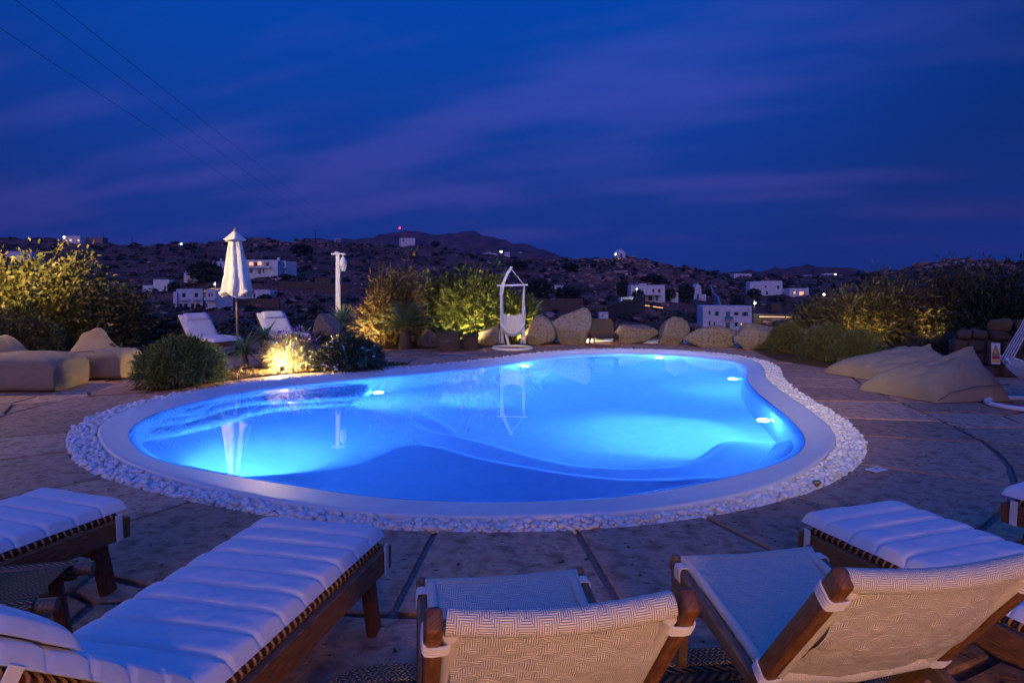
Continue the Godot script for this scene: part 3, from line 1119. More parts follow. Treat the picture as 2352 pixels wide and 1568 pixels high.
	var tints := [Color(0.36, 0.2, 0.15), Color(0.3, 0.16, 0.12), Color(0.42, 0.25, 0.2), Color(0.26, 0.14, 0.11)]
	for i in 9000:
		var x := rng.randf_range(-60, 2420)
		var depth := rng.randf_range(150, 640)
		var knob := exp(-pow((x - 1450.0) / 130.0, 2)) * smoothstep(240.0, 300.0, depth)
		var ridge := smoothstep(420.0, 560.0, depth) * exp(-pow((x - 690.0) / 190.0, 2)) + smoothstep(230.0, 330.0, depth) * smoothstep(1980.0, 2100.0, x)
		if rng.randf() > 0.12 + knob + ridge * 0.8: continue
		var q := land_at(x, depth)
		var r := rng.randf_range(0.4, 1.2) * (1.0 + 1.5 * maxf(knob, ridge) * rng.randf() * rng.randf())
		q.y += r * 0.1
		where.append(Transform3D(Basis.from_euler(Vector3(rng.randf_range(-0.3, 0.3), rng.randf() * TAU, rng.randf_range(-0.3, 0.3))) * Basis.from_scale(Vector3(r * 1.3, r * rng.randf_range(0.5, 0.9), r)), q))
	scatter("hillside_rocks", mb2.mesh(M.hill_rock), where, tints)
	var tuft := leaf_clump(26, 0.34, 0.18)
	where = []
	for i in 5200:
		var x := rng.randf_range(-60, 2420)
		var depth := 40.0 * pow(15.0, rng.randf())
		var q := land_at(x, depth)
		if hill_noise.get_noise_2d(q.x * 1.3 + 300.0, q.z * 1.3) < -0.12 and rng.randf() < 0.75: continue
		var r := rng.randf_range(0.5, 1.2) * (0.5 + depth / 250.0)
		where.append(Transform3D(Basis(Vector3.UP, rng.randf() * TAU) * Basis.from_scale(Vector3(r * 1.3, r * 0.8, r * 1.3)), q))
	scatter("hillside_scrub", tuft.mesh(M.leaf), where, [Color(0.07, 0.06, 0.035), Color(0.05, 0.05, 0.03), Color(0.13, 0.09, 0.05), Color(0.035, 0.04, 0.025)])

func leaf_clump(n: int, size: float, flat := 0.3, whole := false) -> MB:
	# a ragged ball of leaf faces of radius one
	var mb := MB.new()
	for i in n:
		var d := Vector3(rng.randfn(), rng.randfn(), rng.randfn()).normalized()
		if not whole: d.y = absf(d.y) * 0.95 + 0.05
		var at := d * rng.randf_range(0.45, 1.0)
		var x := Vector3(rng.randfn(), rng.randfn() * flat, rng.randfn()).normalized() * size
		var y := (d + Vector3(rng.randfn(), rng.randfn(), rng.randfn()) * 0.6).normalized() * size * 1.2
		mb.face(at - x - y * 0.4, at + x * 0.2 - y, at + x + y * 0.3, at - x * 0.3 + y)
	return mb

# ---------- village ----------
func house(called: String, label: String, category: String, x0: float, y0: float, x1: float, y1: float, depth: float, thick := 7.0, turn := 0.0, bits := [], wall_mat := "limewash") -> Node3D:
	# a block standing where its outline was measured, at its distance; bits: [kind, x0, y0, x1, y1]
	depth = on_land((x0 + x1) * 0.5, y1, depth)
	var px := depth / LENS
	var at := seen((x0 + x1) * 0.5, y1, depth)
	var t := thing(called, label, category, at, turn)
	var w := (x1 - x0) * px
	var h := (y1 - y0) * px
	var cut_h := 4.0
	var mb := MB.new()
	mb.box(Vector3(0, (h - cut_h) * 0.5, -thick * 0.5), Vector3(w, h + cut_h, thick), Basis.IDENTITY, 0.12)
	obj("wall", mb.mesh(M[wall_mat]), t)
	if wall_mat == "limewash":
		mb = MB.new()
		var p := 0.22
		mb.box(Vector3(0, h + 0.12, -p * 0.5 - 0.02), Vector3(w - 0.05, 0.24, p), Basis.IDENTITY, 0.06)
		obj("parapet", mb.mesh(M[wall_mat]), t)
	for b in bits:
		var cx: float = ((b[1] + b[3]) * 0.5 - (x0 + x1) * 0.5) * px
		var cy: float = (y1 - (b[2] + b[4]) * 0.5) * px
		var bw: float = (b[3] - b[1]) * px
		var bh: float = (b[4] - b[2]) * px
		mb = MB.new()
		match b[0]:
			"window", "door", "lit", "teal", "blue", "red":
				mb.box(Vector3(cx, cy, 0.01), Vector3(bw + 0.16, bh + 0.16, 0.1), Basis.IDENTITY, 0.02)
				var frame := obj("window" if b[0] in ["window", "lit"] else "door", mb.mesh(M[{"window": "render_brown", "lit": "render_brown", "door": "render_brown", "teal": "teal_paint", "blue": "blue_paint", "red": "red_paint"}[b[0]]]), t)
				mb = MB.new()
				mb.box(Vector3(cx, cy, 0.05), Vector3(bw - 0.1, bh - 0.1, 0.06), Basis.IDENTITY, 0.01)
				obj("lit_window_pane" if b[0] == "lit" else "pane", mb.mesh(M[{"lit": "lit_window_glow", "teal": "teal_paint", "blue": "blue_paint", "red": "red_paint"}.get(b[0], "window_glass")]), frame)
			"shutters":
				for sd in [-1, 1]:
					mb = MB.new()
					mb.box(Vector3(cx + sd * bw * 0.36, cy, 0.05), Vector3(bw * 0.28, bh, 0.08), Basis.IDENTITY, 0.01)
					obj("shutter", mb.mesh(M.teal_paint), t)
				mb = MB.new()
				mb.box(Vector3(cx, cy, 0.02), Vector3(bw * 0.42, bh, 0.06), Basis.IDENTITY, 0.01)
				obj("window", mb.mesh(M.window_glass), t)
			"balcony":
				mb.box(Vector3(cx, cy - bh * 0.5 + 0.1, 0.6), Vector3(bw, 0.2, 1.2), Basis.IDENTITY, 0.03)
				mb.box(Vector3(cx, cy, 1.13), Vector3(bw, bh, 0.14), Basis.IDENTITY, 0.03)
				obj("balcony", mb.mesh(M.limewash), t)
			"rail":
				mb.box(Vector3(cx, cy - bh * 0.5 + 0.08, 0.5), Vector3(bw, 0.16, 1.0), Basis.IDENTITY, 0.03)
				obj("balcony", mb.mesh(M.limewash), t)
				mb = MB.new()
				mb.box(Vector3(cx, cy, 0.96), Vector3(bw, bh, 0.06), Basis.IDENTITY, 0.02)
				obj("railing", mb.mesh(M.teal_paint), t)
			"block":
				mb.box(Vector3(cx, cy, -2.0), Vector3(bw, bh, 3.9), Basis.IDENTITY, 0.1)
				obj("roof_room", mb.mesh(M[wall_mat]), t)
			"wing":
				mb.box(Vector3(cx, cy - 1.0, -1.5), Vector3(bw, bh + 2.0, 5.0), Basis.IDENTITY, 0.1)
				obj("wing", mb.mesh(M.limewash), t)
			"chimney":
				mb.box(Vector3(cx, cy, -1.2), Vector3(bw, bh, bw), Basis.IDENTITY, 0.05)
				obj("chimney", mb.mesh(M.limewash), t)
			"pergola":
				mb.box(Vector3(cx, cy, 1.5), Vector3(bw, bh, 3.2), Basis.IDENTITY, 0.05)
				obj("porch_roof", mb.mesh(M.render_brown), t)
	return t

func on_land(x: float, y: float, depth: float) -> float:
	# the distance near the estimate at which the slope is met, so that buildings stand on the ground
	var best := depth
	var least := 1e9
	for i in 61:
		var d := depth * lerpf(0.72, 1.4, i / 60.0)
		var far_ := depth > 700.0
		var h := land(far_cols, FAR_ROWS, x, d) if far_ else land_at(x, d).y
		var e := absf(EYE - (y - 640.0) / LENS * d - h) + absf(d / depth - 1.0) * 2.0
		if e < least:
			least = e
			best = d
	return best

func chapel(label: String, x0: float, y0: float, x1: float, y1: float, depth: float, arch: bool, turn := 0.0) -> void:
	depth = on_land((x0 + x1) * 0.5, y1, depth)
	var px := depth / LENS
	var w := (x1 - x0) * px
	var h := (y1 - y0) * px
	var t := thing("chapel", label, "chapel", seen((x0 + x1) * 0.5, y1, depth), turn)
	var eave := h * (0.55 if arch else 0.58)
	var poly := PackedVector2Array([Vector2(-w * 0.5, -2.5), Vector2(w * 0.5, -2.5)])
	if arch:
		for i in 9:
			var a := PI * i / 8.0
			poly.append(Vector2(cos(a) * w * 0.36, eave + sin(a) * (h - eave)))
	else:
		poly.append_array([Vector2(w * 0.5, eave), Vector2(0, h * 0.96), Vector2(-w * 0.5, eave)])
	var mb := MB.new()
	mb.prism(poly, -7.0, 0.0, 0.04)
	var o := obj("wall", mb.mesh(M.limewash), t)
	o.rotation.x = PI / 2
	mb = MB.new()
	mb.box(Vector3(0, h * 0.2, 0.0), Vector3(w * 0.26, h * 0.4, 0.16), Basis.IDENTITY, 0.02)
	obj("door", mb.mesh(M["teal_paint" if arch else "blue_paint"]), t)
	mb = MB.new()
	mb.box(Vector3(0, h + 0.22, -0.5), Vector3(0.09, 0.55, 0.09), Basis.IDENTITY, 0.01)
	mb.box(Vector3(0, h + 0.3, -0.5), Vector3(0.34, 0.08, 0.08), Basis.IDENTITY, 0.01)
	obj("cross", mb.mesh(M.limewash), t)
	if arch:
		mb = MB.new()
		mb.box(Vector3(w * 0.62, h * 0.1, -1.0), Vector3(w * 0.5, h * 0.22 + 2.0, 2.5), Basis.IDENTITY, 0.05)
		obj("yard_wall", mb.mesh(M.limewash), t)

func street_lamp(label: String, x: float, y: float, y_base: float, depth: float, power := 6.0, size := 0.24) -> void:
	var top := seen(x, y, depth)
	var base := seen(x, y_base, depth)
	var t := thing("street_lamp", label, "street lamp", Vector3(base.x, base.y, base.z), 0, "street lamps of the village")
	var hgt := top.y - base.y
	var mb := MB.new()
	mb.tube(PackedVector3Array([Vector3(0, -1.5, 0), Vector3(0, hgt + 0.5, 0), Vector3(0.0, hgt + 0.75, 0.25), Vector3(0, hgt + 0.7, 0.5)]), 0.07, 6)
	obj("pole", mb.mesh(M.dark_metal), t)
	mb = MB.new()
	mb.lathe([Vector2(0.01, -size), Vector2(size * 0.7, -size * 0.7), Vector2(size, 0), Vector2(size * 0.7, size * 0.6), Vector2(0.02, size * 0.8)], Vector3(0, hgt, 0.5), 12)
	obj("lamp_globe", mb.mesh(M.white_glow), t)
	lamp(Vector3(top.x, top.y, top.z + 0.5), Color(0.9, 1.0, 0.85), power, 0.2)

func utility_pole(label: String, x: float, y0: float, y1: float, depth: float, arm := 0.0) -> void:
	var top := seen(x, y0, depth)
	var base := seen(x, y1, depth)
	var t := thing("utility_pole", label, "utility pole", base, 0, "poles of the power line")
	var mb := MB.new()
	mb.tube(PackedVector3Array([Vector3(0, -6, 0), Vector3(0, top.y - base.y, 0)]), [0.2, 0.13], 7)
	obj("pole", mb.mesh(M.cable), t)
	if arm > 0.0:
		mb = MB.new()
		mb.box(Vector3(0, top.y - base.y - 0.4, 0), Vector3(arm, 0.14, 0.14), Basis.IDENTITY, 0.02)
		obj("crossarm", mb.mesh(M.cable), t)

func far_tree(label: String, x0: float, y0: float, x1: float, y1: float, depth: float, proto: Array, tone := 1.0) -> void:
	depth = on_land((x0 + x1) * 0.5, y1, depth)
	var px := depth / LENS
	var t := thing("tree", label, "tree", seen((x0 + x1) * 0.5, y1, depth), rng.randf() * TAU, "dark trees of the valley")
	var h := (y1 - y0) * px
	var w := (x1 - x0) * px * 0.5
	var o := obj("crown", proto[rng.randi_range(0, 2)], t)
	o.scale = Vector3(w, h * 0.5, w)
	o.position.y = h * 0.5
	stuff(o)
	o = obj("trunk", proto[3], t)
	o.scale = Vector3(h * 0.05, h * 0.6, h * 0.05)

func make_village() -> void:
	house("white_house", "white two storey block with twin balconies above four dark doors", "house", 409, 665, 463, 712, 200, 6.0, 0.5, [["window", 419.7, 673, 426, 682], ["window", 445.7, 673, 452, 682], ["window", 414, 697, 419, 709], ["window", 424, 697, 430.5, 709], ["window", 438, 697, 444, 709], ["window", 448.5, 697, 455.5, 709], ["balcony", 414.7, 683, 431, 690], ["balcony", 441.5, 683, 456, 690], ["wing", 402, 670, 409, 690]])
	house("white_house", "white block turned sideways with one long balcony beside the twin balconies", "house", 466, 666, 499, 712, 203, 6.0, -0.5, [["window", 477, 673, 481.5, 681], ["window", 487, 674, 491, 680], ["balcony", 473, 683, 507, 690], ["window", 469, 697, 472, 705]])
	house("row_house", "low white row of rooms with stepped dividing walls", "house", 500, 667, 623, 686, 212, 5.0, -0.12, [["window", 515, 676, 518, 683], ["window", 549, 676, 552, 683], ["window", 583, 674, 587, 682], ["window", 606, 675, 610, 682], ["teal", 616, 674, 620, 684]])
	house("terrace_wall", "brown retaining wall below the white row of rooms", "wall", 498, 686, 643, 702, 207, 1.0, -0.1, [], "rubble_wall")
	house("villa", "villa with a warmly lit upper veranda on the slope", "house", 565, 598, 637, 636, 262, 8.0, 0.06, [["lit", 572, 601, 582, 610], ["red", 584, 603, 590, 611], ["lit", 591, 600, 601, 609], ["red", 610, 603, 617, 610], ["balcony", 567, 611, 622, 616], ["window", 573, 618, 580, 626], ["door", 592, 617, 599, 628], ["window", 603, 617, 606, 626], ["chimney", 634, 591, 640, 599]])
	house("villa_wing", "plain side wing of the lit villa with a small balcony", "house", 638, 600, 658, 634, 265, 7.0, -0.35, [["window", 648, 605, 654, 611], ["balcony", 646, 612, 661, 617], ["window", 649, 619, 654, 626]])
	house("white_house", "white house with a bell turret partly behind the closed umbrella", "house", 487, 601, 517, 613, 275, 6.0, 0.0, [["chimney", 503, 593, 506, 601], ["blue", 504, 606, 508, 612]])
	house("white_house", "narrow white gable above the dark tree by the street lamp", "house", 422, 628, 436, 648, 245, 5.0, 0.3, [["wing", 436, 641, 452, 648], ["chimney", 424, 621, 428, 628]])
	house("white_house", "white house low behind the big lit shrub", "house", 352, 643, 386, 668, 205, 6.0, 0.2, [["window", 376, 657, 379, 664], ["wing", 332, 655, 352, 670]])
	house("white_house", "white cottage just above the crown of the lit shrub", "house", 14, 578, 70, 594, 330, 6.0, 0.1, [["window", 55, 583, 59, 590]])
	house("hilltop_house", "house on the ridge with glowing windows and a brown extension", "house", 142, 542, 183, 557, 560, 8.0, 0.0, [["lit", 158, 548.5, 164, 554.5], ["lit", 150, 549.5, 153, 554.5], ["lit", 177, 549.5, 182, 554.5], ["chimney", 166, 537.5, 168, 542]])
	house("brown_house", "brown flat house on the ridge beside the one with glowing windows", "house", 185, 545, 235, 558, 565, 8.0, 0.0, [["lit", 190, 550.5, 195, 554.5]], "render_brown")
	house("white_house", "small white house on the skyline below the red mast light", "house", 917, 547, 953, 558, 585, 9.0, 0.1, [["window", 925, 550, 928, 554], ["wing", 942, 549, 953, 557]])
	house("white_house", "tiny white roof on the skyline beside the wires", "house", 768, 548, 781, 553, 590, 8.0, 0.0, [])
	for b in [[1105, 581, 1118, 588, "leftmost of the white houses along the foot of the mountain"], [1119, 579, 1128, 587, "tall white house in the group at the foot of the mountain"], [1129, 582, 1141, 588, "low white house beside the mountain street lamp"], [1158, 579, 1171, 587, "white house right of the mountain street lamp"], [1190, 579, 1199, 586, "square white house alone on the mountain slope"], [1228, 591, 1242, 597, "white house low on the mountain flank"], [1281, 594, 1309, 599, "long white building where the mountain meets the ridge"]]:
		house("white_house", b[4], "house", b[0], b[1], b[2], b[3], 1150, 14.0, 0.0, [["window", b[0] + 2.0, b[1] + 2.5, b[0] + 3.6, b[1] + 5.0], ["window", b[2] - 3.6, b[1] + 2.5, b[2] - 2.0, b[1] + 5.0]])
	chapel("white gabled chapel alone on top of the rocky knoll", 1417, 571, 1437, 591, 372, false, 0.15)
	house("white_house", "white house with two red shutters behind three small trees", "house", 1449, 656, 1528, 692, 214, 8.0, 0.0, [["block", 1471, 651, 1485, 656], ["red", 1499, 664, 1503, 671], ["red", 1512, 664, 1517, 671], ["teal", 1470, 679, 1474, 690], ["teal", 1507, 680, 1511, 690], ["pergola", 1476, 677, 1515, 679], ["door", 1490, 681, 1498, 690]])
	house("white_house", "small white annex with a rounded gable beside the red shuttered house", "house", 1540, 673, 1559, 693, 216, 5.0, 0.1, [["teal", 1537, 680, 1540, 690]])
	house("garage", "white open garage below the red shuttered house", "garage", 1426, 684, 1455, 695, 205, 4.0, 0.0, [["door", 1430, 687, 1450, 694.5]])
	chapel("white chapel front with a stepped rounded gable and teal door", 1593, 652, 1614, 690, 226, true, -0.1)
	house("white_house", "big white house with teal shutters above the boulders", "house", 1616, 704, 1726, 759, 184, 9.0, -0.12, [["window", 1630, 714, 1632.5, 722], ["window", 1630, 738, 1632, 748], ["window", 1641, 739, 1643, 748], ["shutters", 1643, 715, 1652, 725], ["teal", 1668.5, 716, 1676, 729], ["rail", 1664, 726, 1682, 734], ["window", 1687, 717, 1695, 723], ["shutters", 1704, 716, 1717, 725], ["teal", 1668, 741, 1676, 755], ["shutters", 1687, 740, 1695, 749], ["lit", 1700, 741, 1704, 747]])
	house("white_house", "white hotel block on the low skyline before the far hill", "house", 1686, 629, 1727, 641, 470, 9.0, 0.0, [["window", 1700, 632, 1703, 636], ["window", 1708, 632, 1711, 636], ["window", 1717, 632, 1720, 636]])
	house("white_house", "large plain white house on the slope with one small dark window", "house", 1748, 646, 1798, 676, 300, 9.0, 0.0, [["window", 1757, 656, 1760, 660], ["door", 1760, 669, 1764, 676], ["window", 1786, 656, 1790, 663], ["wing", 1721, 647, 1748, 664]])
	house("white_house", "low white annex between the plain house and the lit one", "house", 1789, 664, 1810, 674, 296, 6.0, 0.0, [])
	house("white_house", "low white house with a glowing yellow veranda", "house", 1814, 663, 1859, 680, 285, 6.0, 0.0, [["lit", 1836, 669, 1847, 678], ["lit", 1823, 669, 1828, 675], ["chimney", 1856, 660, 1859, 664]])
	house("stone_hut", "ruined square stone hut with one small dark opening", "hut", 1772, 696, 1798, 716, 196, 4.0, 0.1, [["window", 1784, 704, 1787, 707]], "rubble_wall")
	house("stone_hut", "small pinkish hut by the curved field wall", "hut", 1377, 719, 1398, 736, 150, 2.5, 0.0, [["window", 1383, 723, 1385, 726]], "limewash")
	house("stone_hut", "tiny grey hut on the rocky knoll slope", "hut", 1437, 629, 1443, 637, 320, 2.0, 0.0, [["door", 1439, 631, 1441.5, 636]], "limewash")
	house("white_house", "white roof corner above the dark trees in the valley", "house", 1274, 656, 1295, 665, 224, 4.0, 0.0, [])
	house("stone_hut", "low stone house on the slope right of the lantern post", "hut", 722, 639, 760, 660, 255, 6.0, 0.0, [["window", 742, 644, 744, 648]], "rubble_wall")
	for b in [[1834, 633, 1850, 639, "lit white house on the left of the far hilltop row"], [1851, 632, 1865, 638, "white house in the middle of the far hilltop row"], [1894, 628, 1922, 636, "large white villa highest in the far hilltop group"], [1890, 639, 1912, 644, "low white house below the far hilltop villa"], [1972, 632, 1986, 637, "lone white house at the right end of the far hill"], [1792, 638, 1803, 642, "small white house left of the far hilltop row"]]:
		house("white_house", b[4], "house", b[0], b[1], b[2], b[3], 780, 10.0, 0.0, [["lit" if b[0] in [1834, 1890] else "window", b[0] + 3.0, b[1] + 2.0, b[0] + 6.0, b[1] + 4.6], ["window", b[2] - 5.0, b[1] + 2.0, b[2] - 3.0, b[1] + 4.6]])
	# field walls
	var walls := [["dry stone wall along the terraced field behind the hanging chair", [1218, 698, 205, 1339, 697, 200], 1.5], ["second dry stone wall in the terraced field, lower than the first", [1240, 716, 175, 1400, 716, 180], 1.3], ["curved stone wall climbing past the small pinkish hut", [1392, 728, 148, 1420, 716, 160, 1455, 708, 175, 1480, 697, 196], 2.4], ["added roadside wall carrying the long headlight trail", [1730, 728, 192, 1860, 731, 190], 1.0], ["pale wall winding down the slope behind the teal shuttered house", [1633, 656, 300, 1637, 672, 270, 1650, 684, 235, 1655, 704, 205], 0.45], ["field wall running below the villa", [640, 655, 235, 800, 660, 240], 1.4]]  # the roadside wall is added to carry the long headlight trail
	for w in walls:
		var mb := MB.new()
		var a: Array = w[1]
		var first := seen(a[0], a[1], a[2])
		for i in range(0, a.size() - 3, 3):
			var p0 := seen(a[i], a[i + 1], a[i + 2]) - first
			var p1 := seen(a[i + 3], a[i + 4], a[i + 5]) - first
			var n := 6
			for k in n:
				var q0 := p0.lerp(p1, k / float(n))
				var q1 := p0.lerp(p1, (k + 1) / float(n))
				var h: float = w[2] * rng.randf_range(0.85, 1.12)
				mb.beam(q0 - Vector3(0, 1.5 - h * 0.5, 0), q1 - Vector3(0, 1.5 - h * 0.5, 0), 0.6, h + 3.0, Vector3.UP, 0.1)
		tag(obj("field_wall", mb.mesh(M["path_wall" if w[0].begins_with("pale") else "rubble_wall"]), self, first), w[0], "stone wall")
	for s in [["long headlight trail as a glowing bar along the roadside wall beyond the shrubs", 1745, 727, 1852, 728.5, 189.0], ["short headlight trail as a glowing bar on the bend above the curved wall", 1500, 704, 1523, 707, 186.0], ["very short headlight trail bar left of the other short one", 1482, 701.5, 1493, 702.5, 190.0]]:  # car headlight trails modelled as solid glowing bars, no fixtures there
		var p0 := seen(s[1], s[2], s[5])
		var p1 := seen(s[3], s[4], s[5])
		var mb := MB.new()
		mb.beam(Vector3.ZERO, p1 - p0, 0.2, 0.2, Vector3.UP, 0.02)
		tag(obj("headlight_trail", mb.mesh(M.trail_glow), self, p0), s[0], "strip light", "headlight trails along the road")
	# lamps of the village
	street_lamp("white street lamp under the dark tree near the closed umbrella", 494, 652, 668, 232, 30)
	street_lamp("bright lamp on the skyline pole by the house with glowing windows", 148, 545, 557, 540, 20, 0.8)
	street_lamp("bright lamp alone on the skyline between two poles", 453 - 37, 561, 567, 560, 20, 0.8)
	street_lamp("dazzling lamp beside the chapel on the knoll", 1414, 584, 592, 368, 2.5, 0.4)
	street_lamp("white lamp on the slender pole beside the big teal shuttered house", 1733, 696, 726, 188, 20)
	street_lamp("lamp among the trees in front of the red shuttered house", 1462, 664, 690, 206, 8, 0.14)
	street_lamp("white lamp glimpsed through the wispy trees", 2070, 724, 748, 120, 4, 0.2)
	street_lamp("white lamp above the wispy trees on the slope", 1892, 676, 700, 230, 8, 0.3)
	street_lamp("lamp in the middle of the houses at the foot of the mountain", 1151, 578, 588, 1140, 60, 1.5)
	street_lamp("left of the two lamps in the far hilltop row", 1833, 634.5, 640, 770, 20, 0.7)
	street_lamp("lamp below the far hilltop villa", 1906, 643, 647, 770, 20, 0.7)
	street_lamp("lamp beside the far hilltop villa", 1919, 630, 636, 770, 20, 0.7)
	# mast with a red light on the mountain
	var base := seen(918, 533, 2500)
	var mast := thing("radio_mast", "radio mast with a red light on the mountain top", "mast", base)
	var mb := MB.new()
	mb.tube(PackedVector3Array([Vector3(0, -10, 0), Vector3(0, 13, 0)]), 0.8, 6)
	obj("pole", mb.mesh(M.cable), mast)
	mb = MB.new()
	mb.lathe([Vector2(0.1, -3.0), Vector2(2.6, -1.4), Vector2(2.6, 1.4), Vector2(0.1, 3.0)], Vector3(0, 15, 0), 10)
	obj("red_lamp", mb.mesh(M.red_glow), mast)
	mast = thing("radio_mast", "shorter unlit mast right of the red light", "mast", seen(953, 534, 2500))
	mb = MB.new()
	mb.tube(PackedVector3Array([Vector3(0, -10, 0), Vector3(0, 14, 0)]), 0.9, 6)
	obj("pole", mb.mesh(M.cable), mast)
	utility_pole("pole on the skyline where the wires come down", 724, 527, 560, 430, 2.2)
	utility_pole("tall pole rising beside the ridge house", 242 - 6, 532, 562, 500)
	utility_pole("pole standing alone on the bare skyline left of the umbrella", 303, 541, 570, 520)
	utility_pole("thin pole between the lone lamp and the umbrella", 508 - 10, 542, 570, 540)
	utility_pole("pole at the lamp by the ridge house", 148, 530, 562, 538)
	utility_pole("pole in front of the small white skyline house", 919, 541, 562, 560)
	utility_pole("short pole on the knoll skyline", 1610, 619, 640, 400)
	# wires running up to the left
	var ends := [[Vector2(0, 62), Vector2(724, 530), "lowest of the power cables crossing the sky"], [Vector2(38, 0), Vector2(790, 549), "middle power cable crossing the sky"], [Vector2(122, 0), Vector2(828, 552), "upper power cable crossing the sky"]]
	for e in ends:
		var p1 := seen(e[1].x, e[1].y, 430)
		var dir: Vector2 = (e[0] - e[1])
		var q: Vector2 = e[0] + dir * 0.25
		var p0 := seen(q.x, q.y, 34)
		var pts := PackedVector3Array()
		for i in 41:
			var f := i / 40.0
			pts.append(Vector3.ZERO.lerp(p1 - p0, f) - Vector3(0, sin(PI * f) * 1.2, 0))
		mb = MB.new()
		mb.tube(pts, 0.016, 5)
		tag(obj("power_cable", mb.mesh(M.cable), self, p0), e[2], "cable", "power cables overhead")
	# trees of the valley
	var proto := []
	for i in 3: proto.append(leaf_clump(520, 0.14, 1.0, true).mesh(M.leaf))
	mb = MB.new()
	mb.tube(PackedVector3Array([Vector3(0, -0.6, 0), Vector3(0, 0.5, 0), Vector3(0.4, 1.0, 0)]), [1.2, 0.9, 0.5], 6)
	proto.append(mb.mesh(M.twig))
	for i in 3:
		(proto[i] as ArrayMesh).surface_set_material(0, M.tree_leaf)
	var trees := [[429, 597, 507, 646, 236, "broad dark tree above the street lamp by the umbrella"], [384, 645, 414, 670, 204, "dark round tree left of the twin balcony block"], [636, 612, 646, 630, 250, "small tree against the lit villa"], [640, 628, 668, 642, 248, "low dark tree below the lit villa"], [1204, 636, 1270, 688, 218, "large dark tree mass behind the hanging chair"], [1270, 655, 1338, 694, 203, "wide dark tree above the field wall"], [1415, 642, 1447, 682, 224, "dark tree left of the red shuttered house"], [1452, 664, 1482, 692, 204, "olive tree at the lamp before the red shuttered house"], [1495, 667, 1523, 692, 204, "second olive tree before the red shuttered house"], [1524, 661, 1553, 692, 210, "third dark tree beside the white annex"], [1555, 650, 1596, 692, 222, "tall dark tree left of the stepped chapel"], [1618, 662, 1638, 682, 260, "small dark bush right of the stepped chapel"], [1676, 682, 1712, 708, 200, "dark bush behind the teal shuttered house"], [1716, 662, 1748, 680, 288, "dark trees below the plain white house"], [1470, 630, 1532, 652, 300, "green scrub tree on the knoll slope"], [1290, 602, 1330, 622, 400, "dark bush cluster on the ridge left of the knoll"], [1165, 596, 1215, 622, 380, "dark bushes on the ridge above the hanging chair"], [664, 560, 720, 585, 480, "dark scrub below the rocky ridge"], [705, 700, 745, 724, 170, "round bush in the dark valley left of the lantern post"], [560, 700, 590, 716, 190, "dark bush under the retaining wall"], [590, 676, 625, 690, 220, "bush beside the row of rooms"], [1845, 690, 1880, 722, 180, "dark tree right of the ruined hut"], [990, 553, 1010, 568, 590, "dark bush line on the left hill"], [557, 544, 569, 556, 580, "lone bush on the skyline beside the umbrella"]]
	for t in trees: far_tree(t[5], t[0], t[1], t[2], t[3], t[4], proto)

# ---------- stones, walls, boulders ----------
var stone_set := []

func stone_wall(label: String, p0: Vector3, p1: Vector3, h0: float, h1: float, thick := 0.4) -> Node3D:
	var t := thing("stone_wall", label, "stone wall", p0, atan2(-(p1.z - p0.z), p1.x - p0.x))
	var len := p0.distance_to(p1)
	var mb := MB.new()
	mb.box(Vector3(len * 0.5, minf(h0, h1) * 0.5 - 0.12, -thick * 0.5), Vector3(len, minf(h0, h1) - 0.06, thick * 0.6), Basis.IDENTITY, 0.03)
	obj("core", mb.mesh(M.wall_core), t)
	var y := 0.0
	var n := 0
	while y < maxf(h0, h1) - 0.03:
		var rh := rng.randf_range(0.12, 0.21)
		var x := rng.randf_range(-0.1, 0.0)
		while x < len:
			var w := rng.randf_range(0.14, 0.36)
			if y + rh * 0.5 < lerpf(h0, h1, clampf((x + w * 0.5) / len, 0, 1)):
				for side in 2:
					if side == 1 and rng.randf() < 0.5: continue
					var o := piece("stone", stone_set[rng.randi_range(0, stone_set.size() - 1)], t, n)
					n += 1
					var b := Basis.from_euler(Vector3(rng.randf_range(-0.12, 0.12), rng.randf_range(-0.25, 0.25) + PI * side, rng.randf_range(-0.16, 0.16)))
					o.transform = Transform3D(b * Basis.from_scale(Vector3(w * 0.56, rh * rng.randf_range(0.54, 0.66), thick * 0.33)), Vector3(x + w * 0.5, y + rh * 0.5, -thick * 0.28 - side * thick * 0.45 + rng.randf_range(-0.02, 0.03)))
			x += w
		y += rh
	return t

func boulder(label: String, x0: float, x1: float, y0: float, y1: float, depth: float, seed_: int, group := "boulders along the terrace edge") -> void:
	var px := depth / LENS
	var w := (x1 - x0) * px
	var h := (y1 - y0) * px
	var g := RandomNumberGenerator.new()
	g.seed = seed_
	var mb := MB.new()
	var at := seen((x0 + x1) * 0.5, y1, depth)
	mb.rock(Vector3(0, h * 0.46, 0), Vector3(w * 0.53, h * 0.58, minf(w, h) * 0.48), g, 44, 13, nz, 0.07, 0.0, 0.68)
	tag(obj("boulder", mb.mesh(M.boulder), self, at), label, "boulder", group)

